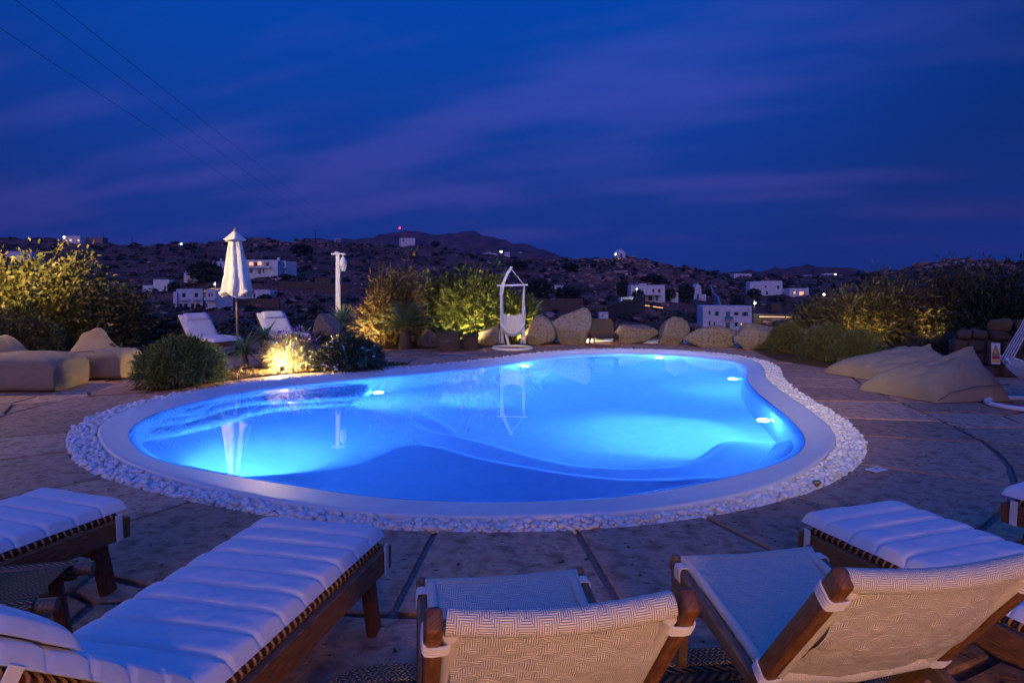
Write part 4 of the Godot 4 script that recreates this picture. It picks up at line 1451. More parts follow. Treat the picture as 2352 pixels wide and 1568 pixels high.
func make_walls() -> void:
	for i in 9:
		var mb := MB.new()
		mb.rock(Vector3.ZERO, Vector3.ONE * 1.1, rng, 16, 7, nz, 0.05, 0.72, 0.85)
		stone_set.append(mb.mesh(M["wall_stone_%d" % (i % 3)]))
	stone_wall("low dry stone wall behind the lounger by the umbrella", ground_at(285, 15.6), ground_at(438, 15.2), 0.72, 0.66)
	stone_wall("tall dry stone wall with a warning sign behind the bean bags", ground_at(2205, 10.9), ground_at(2560, 10.2), 0.78, 1.05)
	boulder("brown boulder under the edge of the shrub by the hanging chair", 1204, 1266, 736, 794, 16.0, 11)
	boulder("largest boulder, tall and grey with a pale rim, beside the wicker lounger", 1276, 1360, 716, 793, 16.2, 12)
	boulder("low sloping boulder right of the wicker lounger", 1408, 1496, 746, 792, 16.4, 13)
	boulder("upright egg shaped boulder with a sunlit looking top", 1511, 1573, 727, 793, 16.2, 14)
	boulder("low wedge shaped boulder below the teal shuttered house", 1588, 1688, 755, 801, 15.6, 15)
	boulder("broad blocky boulder beside the round shrubs", 1686, 1772, 743, 806, 15.0, 16)
	boulder("pale boulder showing between the round shrubs", 1846, 1904, 752, 800, 14.6, 17)
	boulder("pointed grey rock behind the flowering plants", 724, 790, 727, 800, 13.6, 18)
	boulder("dark boulder half hidden under the shrub behind the two baskets", 1096, 1150, 752, 800, 15.8, 19)
	boulder("dark boulder in the shade beside the dwarf palm", 960, 1010, 762, 806, 15.6, 20)
	for i in 9:
		var x: float = [1262, 1275, 1372, 1386, 1480, 1491, 1502, 1570, 1580][i]
		boulder(["first small pale stone on the kerb left of the largest boulder", "second small pale stone on the kerb, touching the largest boulder", "small pale stone under the left side of the wicker lounger", "small pale stone under the middle of the wicker lounger", "left small pale stone between the sloping and the egg shaped boulders", "middle small pale stone between the sloping and the egg shaped boulders", "right small pale stone against the egg shaped boulder", "small pale stone just right of the egg shaped boulder", "small pale stone against the wedge shaped boulder"][i], x - 7, x + 8, 778 - (i % 3) * 2, 787, 16.9, 40 + i, "small stones on the white kerb")
	var mb := MB.new()
	var a := ground_at(1225, 17.1)
	var b := ground_at(1720, 16.6)
	mb.beam(Vector3(0, -0.2, 0), b - a + Vector3(0, -0.2, 0), 0.7, 0.46, Vector3.UP, 0.03)
	tag(obj("kerb_wall", mb.mesh(M.limewash), self, a), "low whitewashed kerb running behind the boulders", "kerb")
	# warning sign
	var sg := thing("warning_sign", "small warning sign with yellow triangle over red panels on the stone wall", "sign", seen(2288, 836, 10.42) , -0.05)
	mb = MB.new()
	mb.box(Vector3(0, 0.16, 0), Vector3(0.13, 0.32, 0.008), Basis.IDENTITY, 0.002)
	obj("board", mb.mesh(M.sign_white), sg)
	mb = MB.new()
	mb.prism(PackedVector2Array([Vector2(-0.056, 0), Vector2(0.056, 0), Vector2(0, 0.15)]), 0, 0.004, 0.001)
	var o := obj("triangle_border", mb.mesh(M.sign_black), sg, Vector3(0, 0.15, 0.0045))
	o.rotation.x = PI / 2
	mb = MB.new()
	mb.prism(PackedVector2Array([Vector2(-0.045, 0.008), Vector2(0.045, 0.008), Vector2(0, 0.13)]), 0, 0.004, 0.001)
	o = obj("triangle", mb.mesh(M.sign_yellow), sg, Vector3(0, 0.15, 0.0075))
	o.rotation.x = PI / 2
	mb = MB.new()
	mb.box(Vector3(0, 0.1, 0.006), Vector3(0.11, 0.05, 0.006), Basis.IDENTITY, 0.001)
	obj("red_panel", mb.mesh(M.sign_red), sg)
	mb = MB.new()
	mb.box(Vector3(0, 0.045, 0.006), Vector3(0.11, 0.04, 0.006), Basis.IDENTITY, 0.001)
	obj("orange_panel", mb.mesh(M.sign_yellow), sg)
	mb = MB.new()
	mb.box(Vector3(0, 0.135, 0.006), Vector3(0.112, 0.012, 0.006), Basis.IDENTITY, 0.001)
	obj("black_bar", mb.mesh(M.sign_black), sg)

# ---------- plants ----------
func leaf_mesh(w: float, m: Material, fold := 0.14) -> ArrayMesh:
	var mb := MB.new()
	var a := mb.p(Vector3.ZERO)
	var b := mb.p(Vector3(-w, 0.45, fold * w))
	var c := mb.p(Vector3(0, 1, -0.08))
	var d := mb.p(Vector3(w, 0.45, fold * w))
	var e := mb.p(Vector3(0, 0.45, 0))
	mb.tri(a, e, b); mb.tri(b, e, c); mb.tri(a, d, e); mb.tri(e, d, c)
	return mb.mesh(m)

func leaf_at(at: Vector3, dir: Vector3, size: float) -> Transform3D:
	var y := dir.normalized()
	var x := y.cross(Vector3(rng.randfn(), rng.randfn(), rng.randfn())).normalized()
	return Transform3D(Basis(x * size, y * size, x.cross(y) * size), at)

func bush(called: String, label: String, category: String, at: Vector3, r: Vector3, stems: int, per: int, size: float, leaf: ArrayMesh, tints: Array, wind := Vector3.ZERO, inner := 0.3, group := "", loose := 0.35, reach := 0.12) -> Node3D:
	var t := thing(called, label, category, at, 0, group)
	var mb := MB.new()
	var where := []
	for s in stems:
		var a := rng.randf() * TAU
		var el := asin(sqrt(rng.randf()) * 0.98)
		var d := Vector3(cos(a) * cos(el), sin(el), sin(a) * cos(el))
		var k := 1.0 - reach + 2.0 * reach * rng.randf() * rng.randf()
		k *= 1.0 + 0.16 * nz.get_noise_3dv(d * 14.0 + at)
		var root := Vector3(cos(a) * r.x, 0, sin(a) * r.z) * rng.randf_range(0.0, 0.3)
		var tip := Vector3(d.x * r.x, d.y * r.y, d.z * r.z) * k + wind * d.y * d.y
		var bend := root.lerp(tip, 0.5) + Vector3(0, r.y * 0.18, 0) - wind * 0.2
		var pts := PackedVector3Array()
		for i in 6:
			var f := i / 5.0
			pts.append(root.lerp(bend, f).lerp(bend.lerp(tip, f), f))
		if s % 2 == 0: mb.tube(pts, [0.012 * r.y, 0.009 * r.y, 0.007 * r.y, 0.005 * r.y, 0.004 * r.y, 0.002 * r.y], 4, false)
		for q in per:
			var f := inner + (1.0 - inner) * (q + rng.randf()) / per
			var c := root.lerp(bend, f).lerp(bend.lerp(tip, f), f)
			var along := (bend - root).lerp(tip - bend, f).normalized()
			var off := Vector3(rng.randfn(), rng.randfn(), rng.randfn())
			var dir := along * 0.7 + off * 0.75
			where.append(leaf_at(c + off * size * loose * (1.4 - f * 0.6), dir, size * rng.randf_range(0.65, 1.25)))
	obj("stem", mb.mesh(M.twig), t)
	scatter("foliage", leaf, where, tints, t)
	return t

func blade(mb: MB, at: Vector3, dir: Vector3, len: float, w: float, droop: float) -> void:
	var side := dir.cross(Vector3.UP).normalized()
	if side.length() < 0.3: side = Vector3.RIGHT
	var n := 5
	var first := mb.v.size()
	for i in n + 1:
		var f := i / float(n)
		var c := at + dir * len * f - Vector3(0, droop * len * f * f, 0)
		var ww := w * (1.0 - f) * (0.55 + 1.6 * f * (1.0 - f) + 0.45 * (1.0 - f))
		var up := Vector3(0, ww * 0.35, 0)
		mb.p(c - side * ww + up); mb.p(c); mb.p(c + side * ww + up)
	for i in n:
		var a := first + i * 3
		mb.quad(a, a + 1, a + 4, a + 3)
		mb.quad(a + 1, a + 2, a + 5, a + 4)

func rosette(parent: Node3D, at: Vector3, n: int, len: float, w: float, m: Material, droop := 0.45) -> void:
	var mb := MB.new()
	for i in n:
		var a := i * 2.39996 + rng.randf_range(-0.2, 0.2)
		var el := lerpf(1.25, -0.25, pow(i / float(n), 0.8)) + rng.randf_range(-0.12, 0.12)
		blade(mb, at, Vector3(cos(a) * cos(el), sin(el), sin(a) * cos(el)), len * rng.randf_range(0.8, 1.1), w, droop * rng.randf_range(0.3, 1.0))
	stuff(obj("leaf_rosette", mb.mesh(m), parent))

func make_plants() -> void:
	var m: StandardMaterial3D
	m = mat("blade_leaf", lin(0.14, 0.24, 0.045), 0.45)
	m.backlight_enabled = true
	m.backlight = Color(0.4, 0.4, 0.4)
	m = mat("palm_leaf", lin(0.09, 0.15, 0.04), 0.5)
	m.backlight_enabled = true
	m.backlight = Color(0.3, 0.3, 0.3)
	m = mat("yucca_trunk", lin(0.13, 0.09, 0.055), 0.9)
	var broad := leaf_mesh(0.24, M.leaf)
	var narrow := leaf_mesh(0.11, M.leaf)
	var needle := leaf_mesh(0.055, M.leaf)
	var olive := [Color(0.12, 0.11, 0.03), Color(0.085, 0.09, 0.025), Color(0.16, 0.135, 0.045), Color(0.06, 0.07, 0.022)]
	var green := [Color(0.10, 0.13, 0.025), Color(0.07, 0.10, 0.02), Color(0.14, 0.15, 0.035), Color(0.05, 0.07, 0.02)]
	var dark := [Color(0.035, 0.045, 0.02), Color(0.05, 0.055, 0.025), Color(0.028, 0.035, 0.018)]
	# the big windblown shrub
	bush("large_shrub", "large windblown shrub lit yellow, bending over the bean bags", "shrub", ground_at(40, 13.2), Vector3(2.35, 2.0, 1.5), 300, 85, 0.1, broad, olive, Vector3(0.55, 0.1, 0), 0.3, "", 1.0, 0.22)
	bush("large_shrub", "right flank of windblown growth trailing low toward the stone wall", "shrub", ground_at(215, 13.6), Vector3(1.15, 1.45, 1.1), 150, 80, 0.085, broad, olive, Vector3(0.5, 0, 0), 0.25, "", 1.0, 0.2)
	bush("round_shrub", "dense dark ball shrub behind the left bean bags", "shrub", ground_at(30, 11.9), Vector3(0.95, 0.98, 0.8), 420, 26, 0.05, broad, dark, Vector3.ZERO, 0.6, "", 0.8, 0.05)
	bush("rosemary_mound", "rounded feathery green mound at the pool edge", "shrub", ground_at(405, 9.75) + Vector3(0, 0, -0.1), Vector3(0.68, 0.72, 0.62), 1300, 26, 0.06, narrow, [Color(0.19, 0.24, 0.04), Color(0.13, 0.17, 0.03), Color(0.28, 0.31, 0.07), Color(0.08, 0.1, 0.025)], Vector3(0.05, 0, 0), 0.62, "", 0.25, 0.10)
	# yuccas
	var y := thing("yucca", "two headed green yucca beside the flowering plant", "yucca", ground_at(570, 11.9))
	var mb := MB.new()
	mb.tube(PackedVector3Array([Vector3(-0.03, -0.05, 0), Vector3(-0.05, 0.16, 0), Vector3(-0.08, 0.3, 0)]), [0.06, 0.045, 0.04], 8)
	obj("trunk", mb.mesh(M.yucca_trunk), y)
	mb = MB.new()
	mb.tube(PackedVector3Array([Vector3(0.2, -0.05, -0.1), Vector3(0.24, 0.25, -0.12), Vector3(0.25, 0.5, -0.12)]), [0.05, 0.04, 0.035], 8)
	obj("trunk", mb.mesh(M.yucca_trunk), y)
	rosette(y, Vector3(-0.08, 0.3, 0), 54, 0.62, 0.026, M.blade_leaf, 0.55)
	rosette(y, Vector3(0.25, 0.5, -0.12), 54, 0.56, 0.024, M.blade_leaf, 0.55)
	y = thing("yucca", "spiky yucca in front of the white lantern post", "yucca", ground_at(785, 14.4))
	mb = MB.new()
	mb.tube(PackedVector3Array([Vector3(0, -0.05, 0), Vector3(0.0, 0.35, 0), Vector3(0, 0.62, 0)]), [0.07, 0.055, 0.045], 8)
	obj("trunk", mb.mesh(M.yucca_trunk), y)
	rosette(y, Vector3(0, 0.62, 0), 80, 0.66, 0.025, M.blade_leaf, 0.35)
	# flowers over the garden light
	var fl := bush("flowering_plant", "purple flowering plant glowing over a garden spotlight", "flowering plant", ground_at(664, 11.75), Vector3(0.5, 0.62, 0.4), 170, 48, 0.1, narrow, [Color(0.44, 0.4, 0.24), Color(0.34, 0.32, 0.16), Color(0.5, 0.44, 0.3)], Vector3(0.06, 0, 0), 0.15, "", 0.5, 0.25)
	var petal := leaf_mesh(0.4, null, 0.5)
	m = mat("purple_petal", lin(0.25, 0.05, 0.42), 0.6)
	m.backlight_enabled = true
	m.backlight = Color(0.5, 0.5, 0.5)
	var bl := MB.new()
	for k in 5:
		var a := TAU * k / 5
		var d := Vector3(cos(a), 0.35, sin(a))
		var sd := Vector3(-sin(a), 0, cos(a)) * 0.5
		bl.face(Vector3.ZERO, d * 0.6 - sd, d * 1.0, d * 0.6 + sd)
	var blossom := bl.mesh(m)
	for k in 46:
		var a := rng.randf() * TAU
		var el := rng.randf_range(0.1, 1.4)
		var o := piece("blossom", blossom, fl, k)
		o.position = Vector3(cos(a) * cos(el) * 0.52 + 0.06, 0.05 + sin(el) * 0.66, sin(a) * cos(el) * 0.45)
		o.rotation = Vector3(rng.randf() * 2, rng.randf() * 6, rng.randf() * 2)
		o.scale = Vector3.ONE * rng.randf_range(0.02, 0.03)
	# trailing grey green bush with small pale flowers
	var rb := bush("flowering_bush", "low bush with long leaves and small pale lilac flowers by the pool", "bush", ground_at(800, 11.45), Vector3(0.6, 0.52, 0.5), 330, 26, 0.11, narrow, [Color(0.05, 0.065, 0.03), Color(0.075, 0.085, 0.045), Color(0.035, 0.045, 0.022)], Vector3(0.05, 0, 0), 0.45, "", 0.4, 0.12)
	m = mat("lilac_petal", lin(0.4, 0.3, 0.5), 0.7)
	var lil := leaf_clump(14, 0.5, 1.0).mesh(m)
	for k in 40:
		var a := rng.randf() * TAU
		var el := rng.randf_range(0.1, 1.2)
		var o := piece("blossom", lil, rb, k)
		o.position = Vector3(cos(a) * cos(el) * 0.6, 0.02 + sin(el) * 0.54, sin(a) * cos(el) * 0.5)
		o.scale = Vector3.ONE * rng.randf_range(0.015, 0.026)
	bush("flowering_bush", "smaller grey green bush tucked between the flowers and the rock", "bush", ground_at(735, 12.3), Vector3(0.42, 0.55, 0.4), 160, 26, 0.09, narrow, [Color(0.05, 0.065, 0.03), Color(0.075, 0.085, 0.045)], Vector3.ZERO, 0.4, "", 0.4, 0.12)
	# back of the terrace
	bush("wispy_shrub", "tall brownish wispy shrub behind the dwarf palm", "shrub", ground_at(890, 16.0), Vector3(0.95, 1.85, 0.7), 260, 55, 0.15, narrow, [Color(0.17, 0.12, 0.045), Color(0.13, 0.105, 0.04), Color(0.2, 0.13, 0.05), Color(0.09, 0.08, 0.03)], Vector3(0.35, 0, 0), 0.2, "", 0.5, 0.25)
	bush("laurel_shrub", "tall green shrub lit from below behind the hanging chair", "shrub", ground_at(1085, 16.6), Vector3(1.05, 1.78, 0.75), 280, 45, 0.135, broad, green, Vector3(0.12, 0, 0), 0.25, "", 0.9, 0.16)
	bush("laurel_shrub", "green shrub at the right of the hanging chair, reaching over a boulder", "shrub", ground_at(1180, 16.5), Vector3(0.68, 1.15, 0.6), 130, 42, 0.135, broad, green, Vector3(0.12, 0, 0), 0.25, "", 0.9, 0.2)
	bush("laurel_shrub", "green growth joining the brown shrub and the lit shrub", "shrub", ground_at(990, 16.8), Vector3(0.7, 1.55, 0.6), 130, 42, 0.135, broad, green, Vector3(0.12, 0, 0), 0.25, "", 0.9, 0.2)
	var pl := thing("dwarf_palm", "dwarf palm with arching fronds beside the two baskets", "palm", ground_at(930, 15.1))
	mb = MB.new()
	mb.lathe([Vector2(0.14, -0.05), Vector2(0.15, 0.1), Vector2(0.11, 0.34), Vector2(0.02, 0.44)], Vector3.ZERO, 10)
	obj("trunk", mb.mesh(M.yucca_trunk), pl)
	for k in 26:
		var a := k * 2.39996
		var el := lerpf(1.35, 0.1, k / 25.0)
		var dir := Vector3(cos(a) * cos(el), sin(el), sin(a) * cos(el))
		mb = MB.new()
		var len := rng.randf_range(0.85, 1.2)
		for j in 15:
			var f := 0.18 + 0.82 * j / 14.0
			var c := Vector3(0, 0.42, 0) + dir * len * f - Vector3(0, 0.42 * len * f * f, 0)
			var sd := dir.cross(Vector3.UP).normalized()
			for s in [-1, 1]:
				blade(mb, c, (sd * s * 0.8 + dir * 0.65 + Vector3(0, 0.1, 0)).normalized(), 0.34 * sin(PI * clampf(f * 0.85 + 0.12, 0, 1)) + 0.06, 0.012, 0.35)
		piece("frond", mb.mesh(M.palm_leaf), pl, k)
	# round shrubs on the right
	var ball := [Color(0.10, 0.11, 0.03), Color(0.14, 0.14, 0.045), Color(0.06, 0.07, 0.025)]
	bush("ball_shrub", "first of three ball shrubs, touching the blocky boulder", "shrub", ground_at(1807, 14.2), Vector3(0.43, 0.62, 0.42), 800, 26, 0.045, narrow, ball, Vector3.ZERO, 0.68, "ball shrubs by the deck", 0.5, 0.06)
	bush("ball_shrub", "middle one of three ball shrubs before the pale boulder", "shrub", ground_at(1894, 12.9), Vector3(0.46, 0.66, 0.45), 800, 26, 0.045, narrow, ball, Vector3.ZERO, 0.68, "ball shrubs by the deck", 0.5, 0.06)
	bush("ball_shrub", "largest and darkest of three ball shrubs, next to the bean bag", "shrub", ground_at(1968, 12.3), Vector3(0.5, 0.62, 0.48), 800, 26, 0.045, narrow, ball, Vector3.ZERO, 0.68, "ball shrubs by the deck", 0.5, 0.06)
	bush("ball_shrub", "low dark mound between the bean bags and the stone wall", "shrub", ground_at(2160, 12.2), Vector3(0.9, 0.62, 0.5), 330, 30, 0.06, needle, dark, Vector3.ZERO, 0.45, "", 0.5, 0.1)
	# windblown trees on the right
	var dusk := [Color(0.10, 0.09, 0.03), Color(0.15, 0.12, 0.045), Color(0.06, 0.055, 0.025)]
	bush("tamarisk", "wispy tamarisk lit yellow behind the ball shrubs", "tree", ground_at(2000, 16.2), Vector3(1.5, 1.55, 0.9), 230, 60, 0.17, narrow, dusk, Vector3(0.7, 0, 0), 0.2, "", 0.6, 0.25)
	bush("tamarisk", "tall dark windblown tamarisk with a light at its foot", "tree", ground_at(2165, 16.4), Vector3(1.6, 1.95, 1.0), 260, 60, 0.17, narrow, dusk, Vector3(0.9, 0, 0), 0.2, "", 0.6, 0.25)
	bush("tamarisk", "dark tamarisk leaning over the stone wall with the sign", "tree", ground_at(2320, 15.2), Vector3(1.7, 1.75, 1.0), 250, 60, 0.17, narrow, dark, Vector3(0.9, 0, 0), 0.2, "", 0.6, 0.25)
	bush("tamarisk", "feathery low tamarisk before the ruined stone hut", "tree", ground_at(1880, 17.6), Vector3(0.9, 1.15, 0.6), 130, 50, 0.16, narrow, dusk, Vector3(0.6, 0, 0), 0.2, "", 0.6, 0.3)
	# reeds and dry growth below the terrace edge
	var dry := MB.new()
	for i in 2600:
		var x := rng.randf_range(250, 2100)
		var d := rng.randf_range(18, 42)
		var q := land_at(x, d)
		blade(dry, q, Vector3(rng.randf_range(-0.3, 0.45), 1, rng.randf_range(-0.3, 0.3)).normalized(), rng.randf_range(0.4, 1.0), 0.02, 0.2)
	m = mat("dry_grass", lin(0.16, 0.11, 0.055), 0.9)
	stuff(obj("dry_grass", dry.mesh(m)))
	# flower bed soil
	var bed := PackedVector2Array()
	var inner := PackedVector2Array()
	for i in rim.size():
		if rim[i].y > 9.15 and rim[i].y < 12.2 and rim[i].x < -1.35 and rim[i].x > -4.6:
			inner.append(out_from_rim(i, pebble_width(rim[i]) + slab_width(i) + 0.03))
	# rim runs from the far end to the near left; close the bed behind it
	inner.reverse()
	if inner.size() > 2:
		bed.append_array(inner)
		bed.append_array([Vector2(-2.3, 12.6), Vector2(-3.2, 12.7), Vector2(-4.2, 12.3), Vector2(-5.2, 11.2), Vector2(-5.5, 10.3), Vector2(-5.3, 9.4)])
		if Geometry2D.is_polygon_clockwise(bed): bed.reverse()
		mb = MB.new()
		mb.prism(bed, -0.04, 0.022, 0.05)
		struct(obj("planting_bed", mb.mesh(M.soil)))
		var grit := MB.new()
		grit.rock(Vector3.ZERO, Vector3.ONE, rng, 7, 9)
		var where := []
		for i in 900:
			var q := Vector2(rng.randf_range(-5.3, -1.8), rng.randf_range(9.5, 12.5))
			if Geometry2D.is_point_in_polygon(q, bed): where.append(Transform3D(Basis(Vector3.UP, rng.randf() * TAU).scaled(Vector3.ONE * rng.randf_range(0.008, 0.024)), w3(q, 0.024)))
		scatter("gravel", grit.mesh(M.hill_rock), where, [Color(0.4, 0.3, 0.18), Color(0.3, 0.22, 0.14)])
	bed = PackedVector2Array([Vector2(-4.4, 14.9), Vector2(-1.2, 15.1), Vector2(1.2, 16.1), Vector2(1.2, 17.2), Vector2(-4.4, 17.2)])
	mb = MB.new()
	mb.prism(bed, -0.04, 0.024, 0.05)
	struct(obj("planting_bed", mb.mesh(M.soil)))
	bed = PackedVector2Array([Vector2(5.1, 14.0), Vector2(5.0, 13.0), Vector2(5.4, 11.9), Vector2(7.4, 11.4), Vector2(10.5, 11.6), Vector2(12.5, 17.2), Vector2(5.6, 17.2)])
	mb = MB.new()
	mb.prism(bed, -0.04, 0.024, 0.05)
	struct(obj("planting_bed", mb.mesh(M.soil)))
	bed = PackedVector2Array([Vector2(-13.5, 11.2), Vector2(-8.2, 11.4), Vector2(-7.4, 12.6), Vector2(-7.0, 14.6), Vector2(-13.5, 17.0)])
	mb = MB.new()
	mb.prism(bed, -0.04, 0.024, 0.05)
	struct(obj("planting_bed", mb.mesh(M.soil)))

# ---------- furniture ----------
func pad(len: float, wid: float, thick: float, puff := 0.5, base := 0.0, side := 7.0) -> MB:
	# one stuffed segment of a cushion lying along z, its base at y 0
	var mb := MB.new()
	var f := func(u: float, w: float) -> Vector3:
		var a := u * 2.0 - 1.0
		var b := 1.0 - w * 2.0
		var k := pow(maxf(0.0, 1.0 - pow(absf(a), side)), 0.42) * (base + (1.0 - base) * pow(maxf(0.0, 1.0 - pow(absf(b), 5.0)), puff))
		return Vector3(a * wid * 0.5 * (0.985 + 0.015 * k), 0.006 + thick * k, b * len * 0.5)
	mb.grid(30, 12, f)
	var g := func(u: float, w: float) -> Vector3:
		var a := u * 2.0 - 1.0
		var b := w * 2.0 - 1.0
		return Vector3(a * wid * 0.5 * 0.985, 0.006 - 0.006 * (1.0 - pow(absf(a), 4.0)), b * len * 0.5)
	mb.grid(6, 4, g)
	return mb

func make_lounger() -> Node3D:
	# foot towards -z at z = 0, head at z = 1.95; back raised
	var t := thing("sun_lounger", "", "sun lounger", Vector3.ZERO, 0, "teak sun loungers around the pool")
	var W := 0.70
	var top := 0.355
	var hinge := 1.24
	var ang := 0.62
	for s in [-1, 1]:
		var mb := MB.new()
		mb.box(Vector3(s * (W * 0.5 - 0.02), top - 0.05, 0.97), Vector3(0.035, 0.1, 1.94), Basis.IDENTITY, 0.004)
		obj("side_rail", mb.mesh(M.teak), t)
		mb = MB.new()
		mb.tube(PackedVector3Array([Vector3(s * (W * 0.5 - 0.055), top + 0.012, 0.03), Vector3(s * (W * 0.5 - 0.055), top + 0.012, hinge - 0.02)]), 0.016, 8)
		var rod := obj("rattan_rod", mb.mesh(M.bamboo), t)
		for k in 34:
			var ring := MB.new()
			var pts := PackedVector3Array()
			for q in 9:
				var a := TAU * q / 8.0
				pts.append(Vector3(s * (W * 0.5 - 0.055) + cos(a) * 0.02, top + 0.012 + sin(a) * 0.02, 0.06 + k * 0.034 + sin(a) * 0.006))
			ring.tube(pts, 0.005, 5, false)
			if k == 0: pass
			obj("rattan_binding", ring.mesh(M.rattan), rod)
		for e in [[0.14, -0.07], [1.5, 0.07]]:
			mb = MB.new()
			mb.beam(Vector3(s * (W * 0.5 - 0.055), top - 0.02, e[0]), Vector3(s * (W * 0.5 - 0.045), 0.0, e[0] + e[1]), 0.042, 0.075, Vector3(0, 0, 1), 0.005)
			obj("leg", mb.mesh(M.teak_dark), t)
	var mb := MB.new()
	mb.box(Vector3(0, top - 0.05, 0.0), Vector3(W, 0.1, 0.035), Basis.IDENTITY, 0.004)
	obj("foot_rail", mb.mesh(M.teak), t)
	mb = MB.new()
	mb.box(Vector3(0, top - 0.05, 1.94), Vector3(W, 0.1, 0.035), Basis.IDENTITY, 0.004)
	obj("head_rail", mb.mesh(M.teak), t)
	for z in [0.12, 1.52]:
		mb = MB.new()
		mb.box(Vector3(0, top - 0.14, z), Vector3(W - 0.12, 0.06, 0.025), Basis.IDENTITY, 0.003)
		obj("stretcher", mb.mesh(M.teak), t)
	# bamboo slats of seat and back
	var slat := MB.new()
	slat.tube(PackedVector3Array([Vector3(-W * 0.5 + 0.05, 0, 0), Vector3(W * 0.5 - 0.05, 0, 0)]), 0.012, 7)
	var slat_mesh := slat.mesh(M.bamboo)
	for k in 30:
		piece("slat", slat_mesh, t, k).position = Vector3(0, top + 0.008, 0.05 + k * 0.041)
	var dir := Vector3(0, sin(ang), cos(ang))
	var nor := Vector3(0, cos(ang), -sin(ang))
	var hp := Vector3(0, top + 0.012, hinge)
	var bl := 0.74
	for s in [-1, 1]:
		mb = MB.new()
		mb.beam(hp + Vector3(s * (W * 0.5 - 0.075), 0, 0), hp + Vector3(s * (W * 0.5 - 0.075), 0, 0) + dir * bl, 0.035, 0.05, nor, 0.004)
		var br := obj("back_rail", mb.mesh(M.teak_dark), t)
		for k in 20:
			var ring := MB.new()
			var pts := PackedVector3Array()
			for q in 9:
				var a := TAU * q / 8.0
				pts.append(hp + Vector3(s * (W * 0.5 - 0.075) + cos(a) * 0.026, 0, 0) + dir * (0.04 + k * 0.036 + sin(a) * 0.006) + nor * sin(a) * 0.032)
			ring.tube(pts, 0.006, 5, false)
			obj("rattan_binding", ring.mesh(M.rattan), br)
	for k in 18:
		var o := piece("back_slat", slat_mesh, t, k)
		o.position = hp + dir * (0.03 + k * 0.041) + nor * 0.012
		o.scale.x = 0.86
	mb = MB.new()
	mb.beam(hp + dir * 0.5 - nor * 0.02, Vector3(0, top - 0.06, hinge + 0.62), 0.45, 0.025, Vector3(0, 0, 1), 0.004)
	obj("back_prop", mb.mesh(M.teak_dark), t)
	# cushion in stuffed segments
	var segs := []
	for i in 5:
		var pm := pad(0.1405, W - 0.07, 0.052, 0.45, 0.5, 10.0)
		for j in pm.v.size():
			var q := pm.v[j]
			if q.y > 0.01: pm.v[j].y += 0.0045 * nz.get_noise_3d(q.x * 60.0, i * 50.0, q.z * 60.0) + 0.0022 * nz.get_noise_3d(q.x * 260.0, i * 50.0 + 9.0, q.z * 120.0)
		segs.append(pm.mesh(M.cushion))
	var n := 9
	for k in n:
		var o := piece("cushion_segment", segs[k % 5], t, k)
		o.position = Vector3(0, top + 0.026, 0.035 + k * 0.139)
		o.rotation = Vector3(rng.randf_range(-0.02, 0.02), rng.randf_range(-0.008, 0.008), rng.randf_range(-0.006, 0.006))
	for k in 5:
		var o := piece("back_cushion_segment", segs[(k + 2) % 5], t, k)
		o.position = hp + dir * (0.1 + k * 0.142) + nor * 0.03
		o.rotation.x = -ang
	for s in [-1, 1]:
		mb = MB.new()
		mb.box(Vector3(s * (W * 0.5 + 0.004), top - 0.035, 0.05), Vector3(0.006, 0.13, 0.036), Basis(Vector3.RIGHT, 0.06), 0.002)
		obj("strap", mb.mesh(M.strap), t)
		mb = MB.new()
		mb.beam(hp + Vector3(s * (W * 0.5 - 0.04), 0, 0) + dir * 0.68 + nor * 0.04, hp + Vector3(s * (W * 0.5 - 0.04), 0, 0) + dir * 0.68 - nor * 0.08, 0.006, 0.04, dir, 0.002)
		obj("strap", mb.mesh(M.strap), t)
	# head pillow
	mb = pad(0.27, W * 0.82, 0.06, 0.5, 0.0, 3.0)
	var pil := obj("pillow", mb.mesh(M.cushion), t)
	pil.position = hp + dir * 0.62 + nor * 0.082
	pil.rotation.x = -ang
	return t

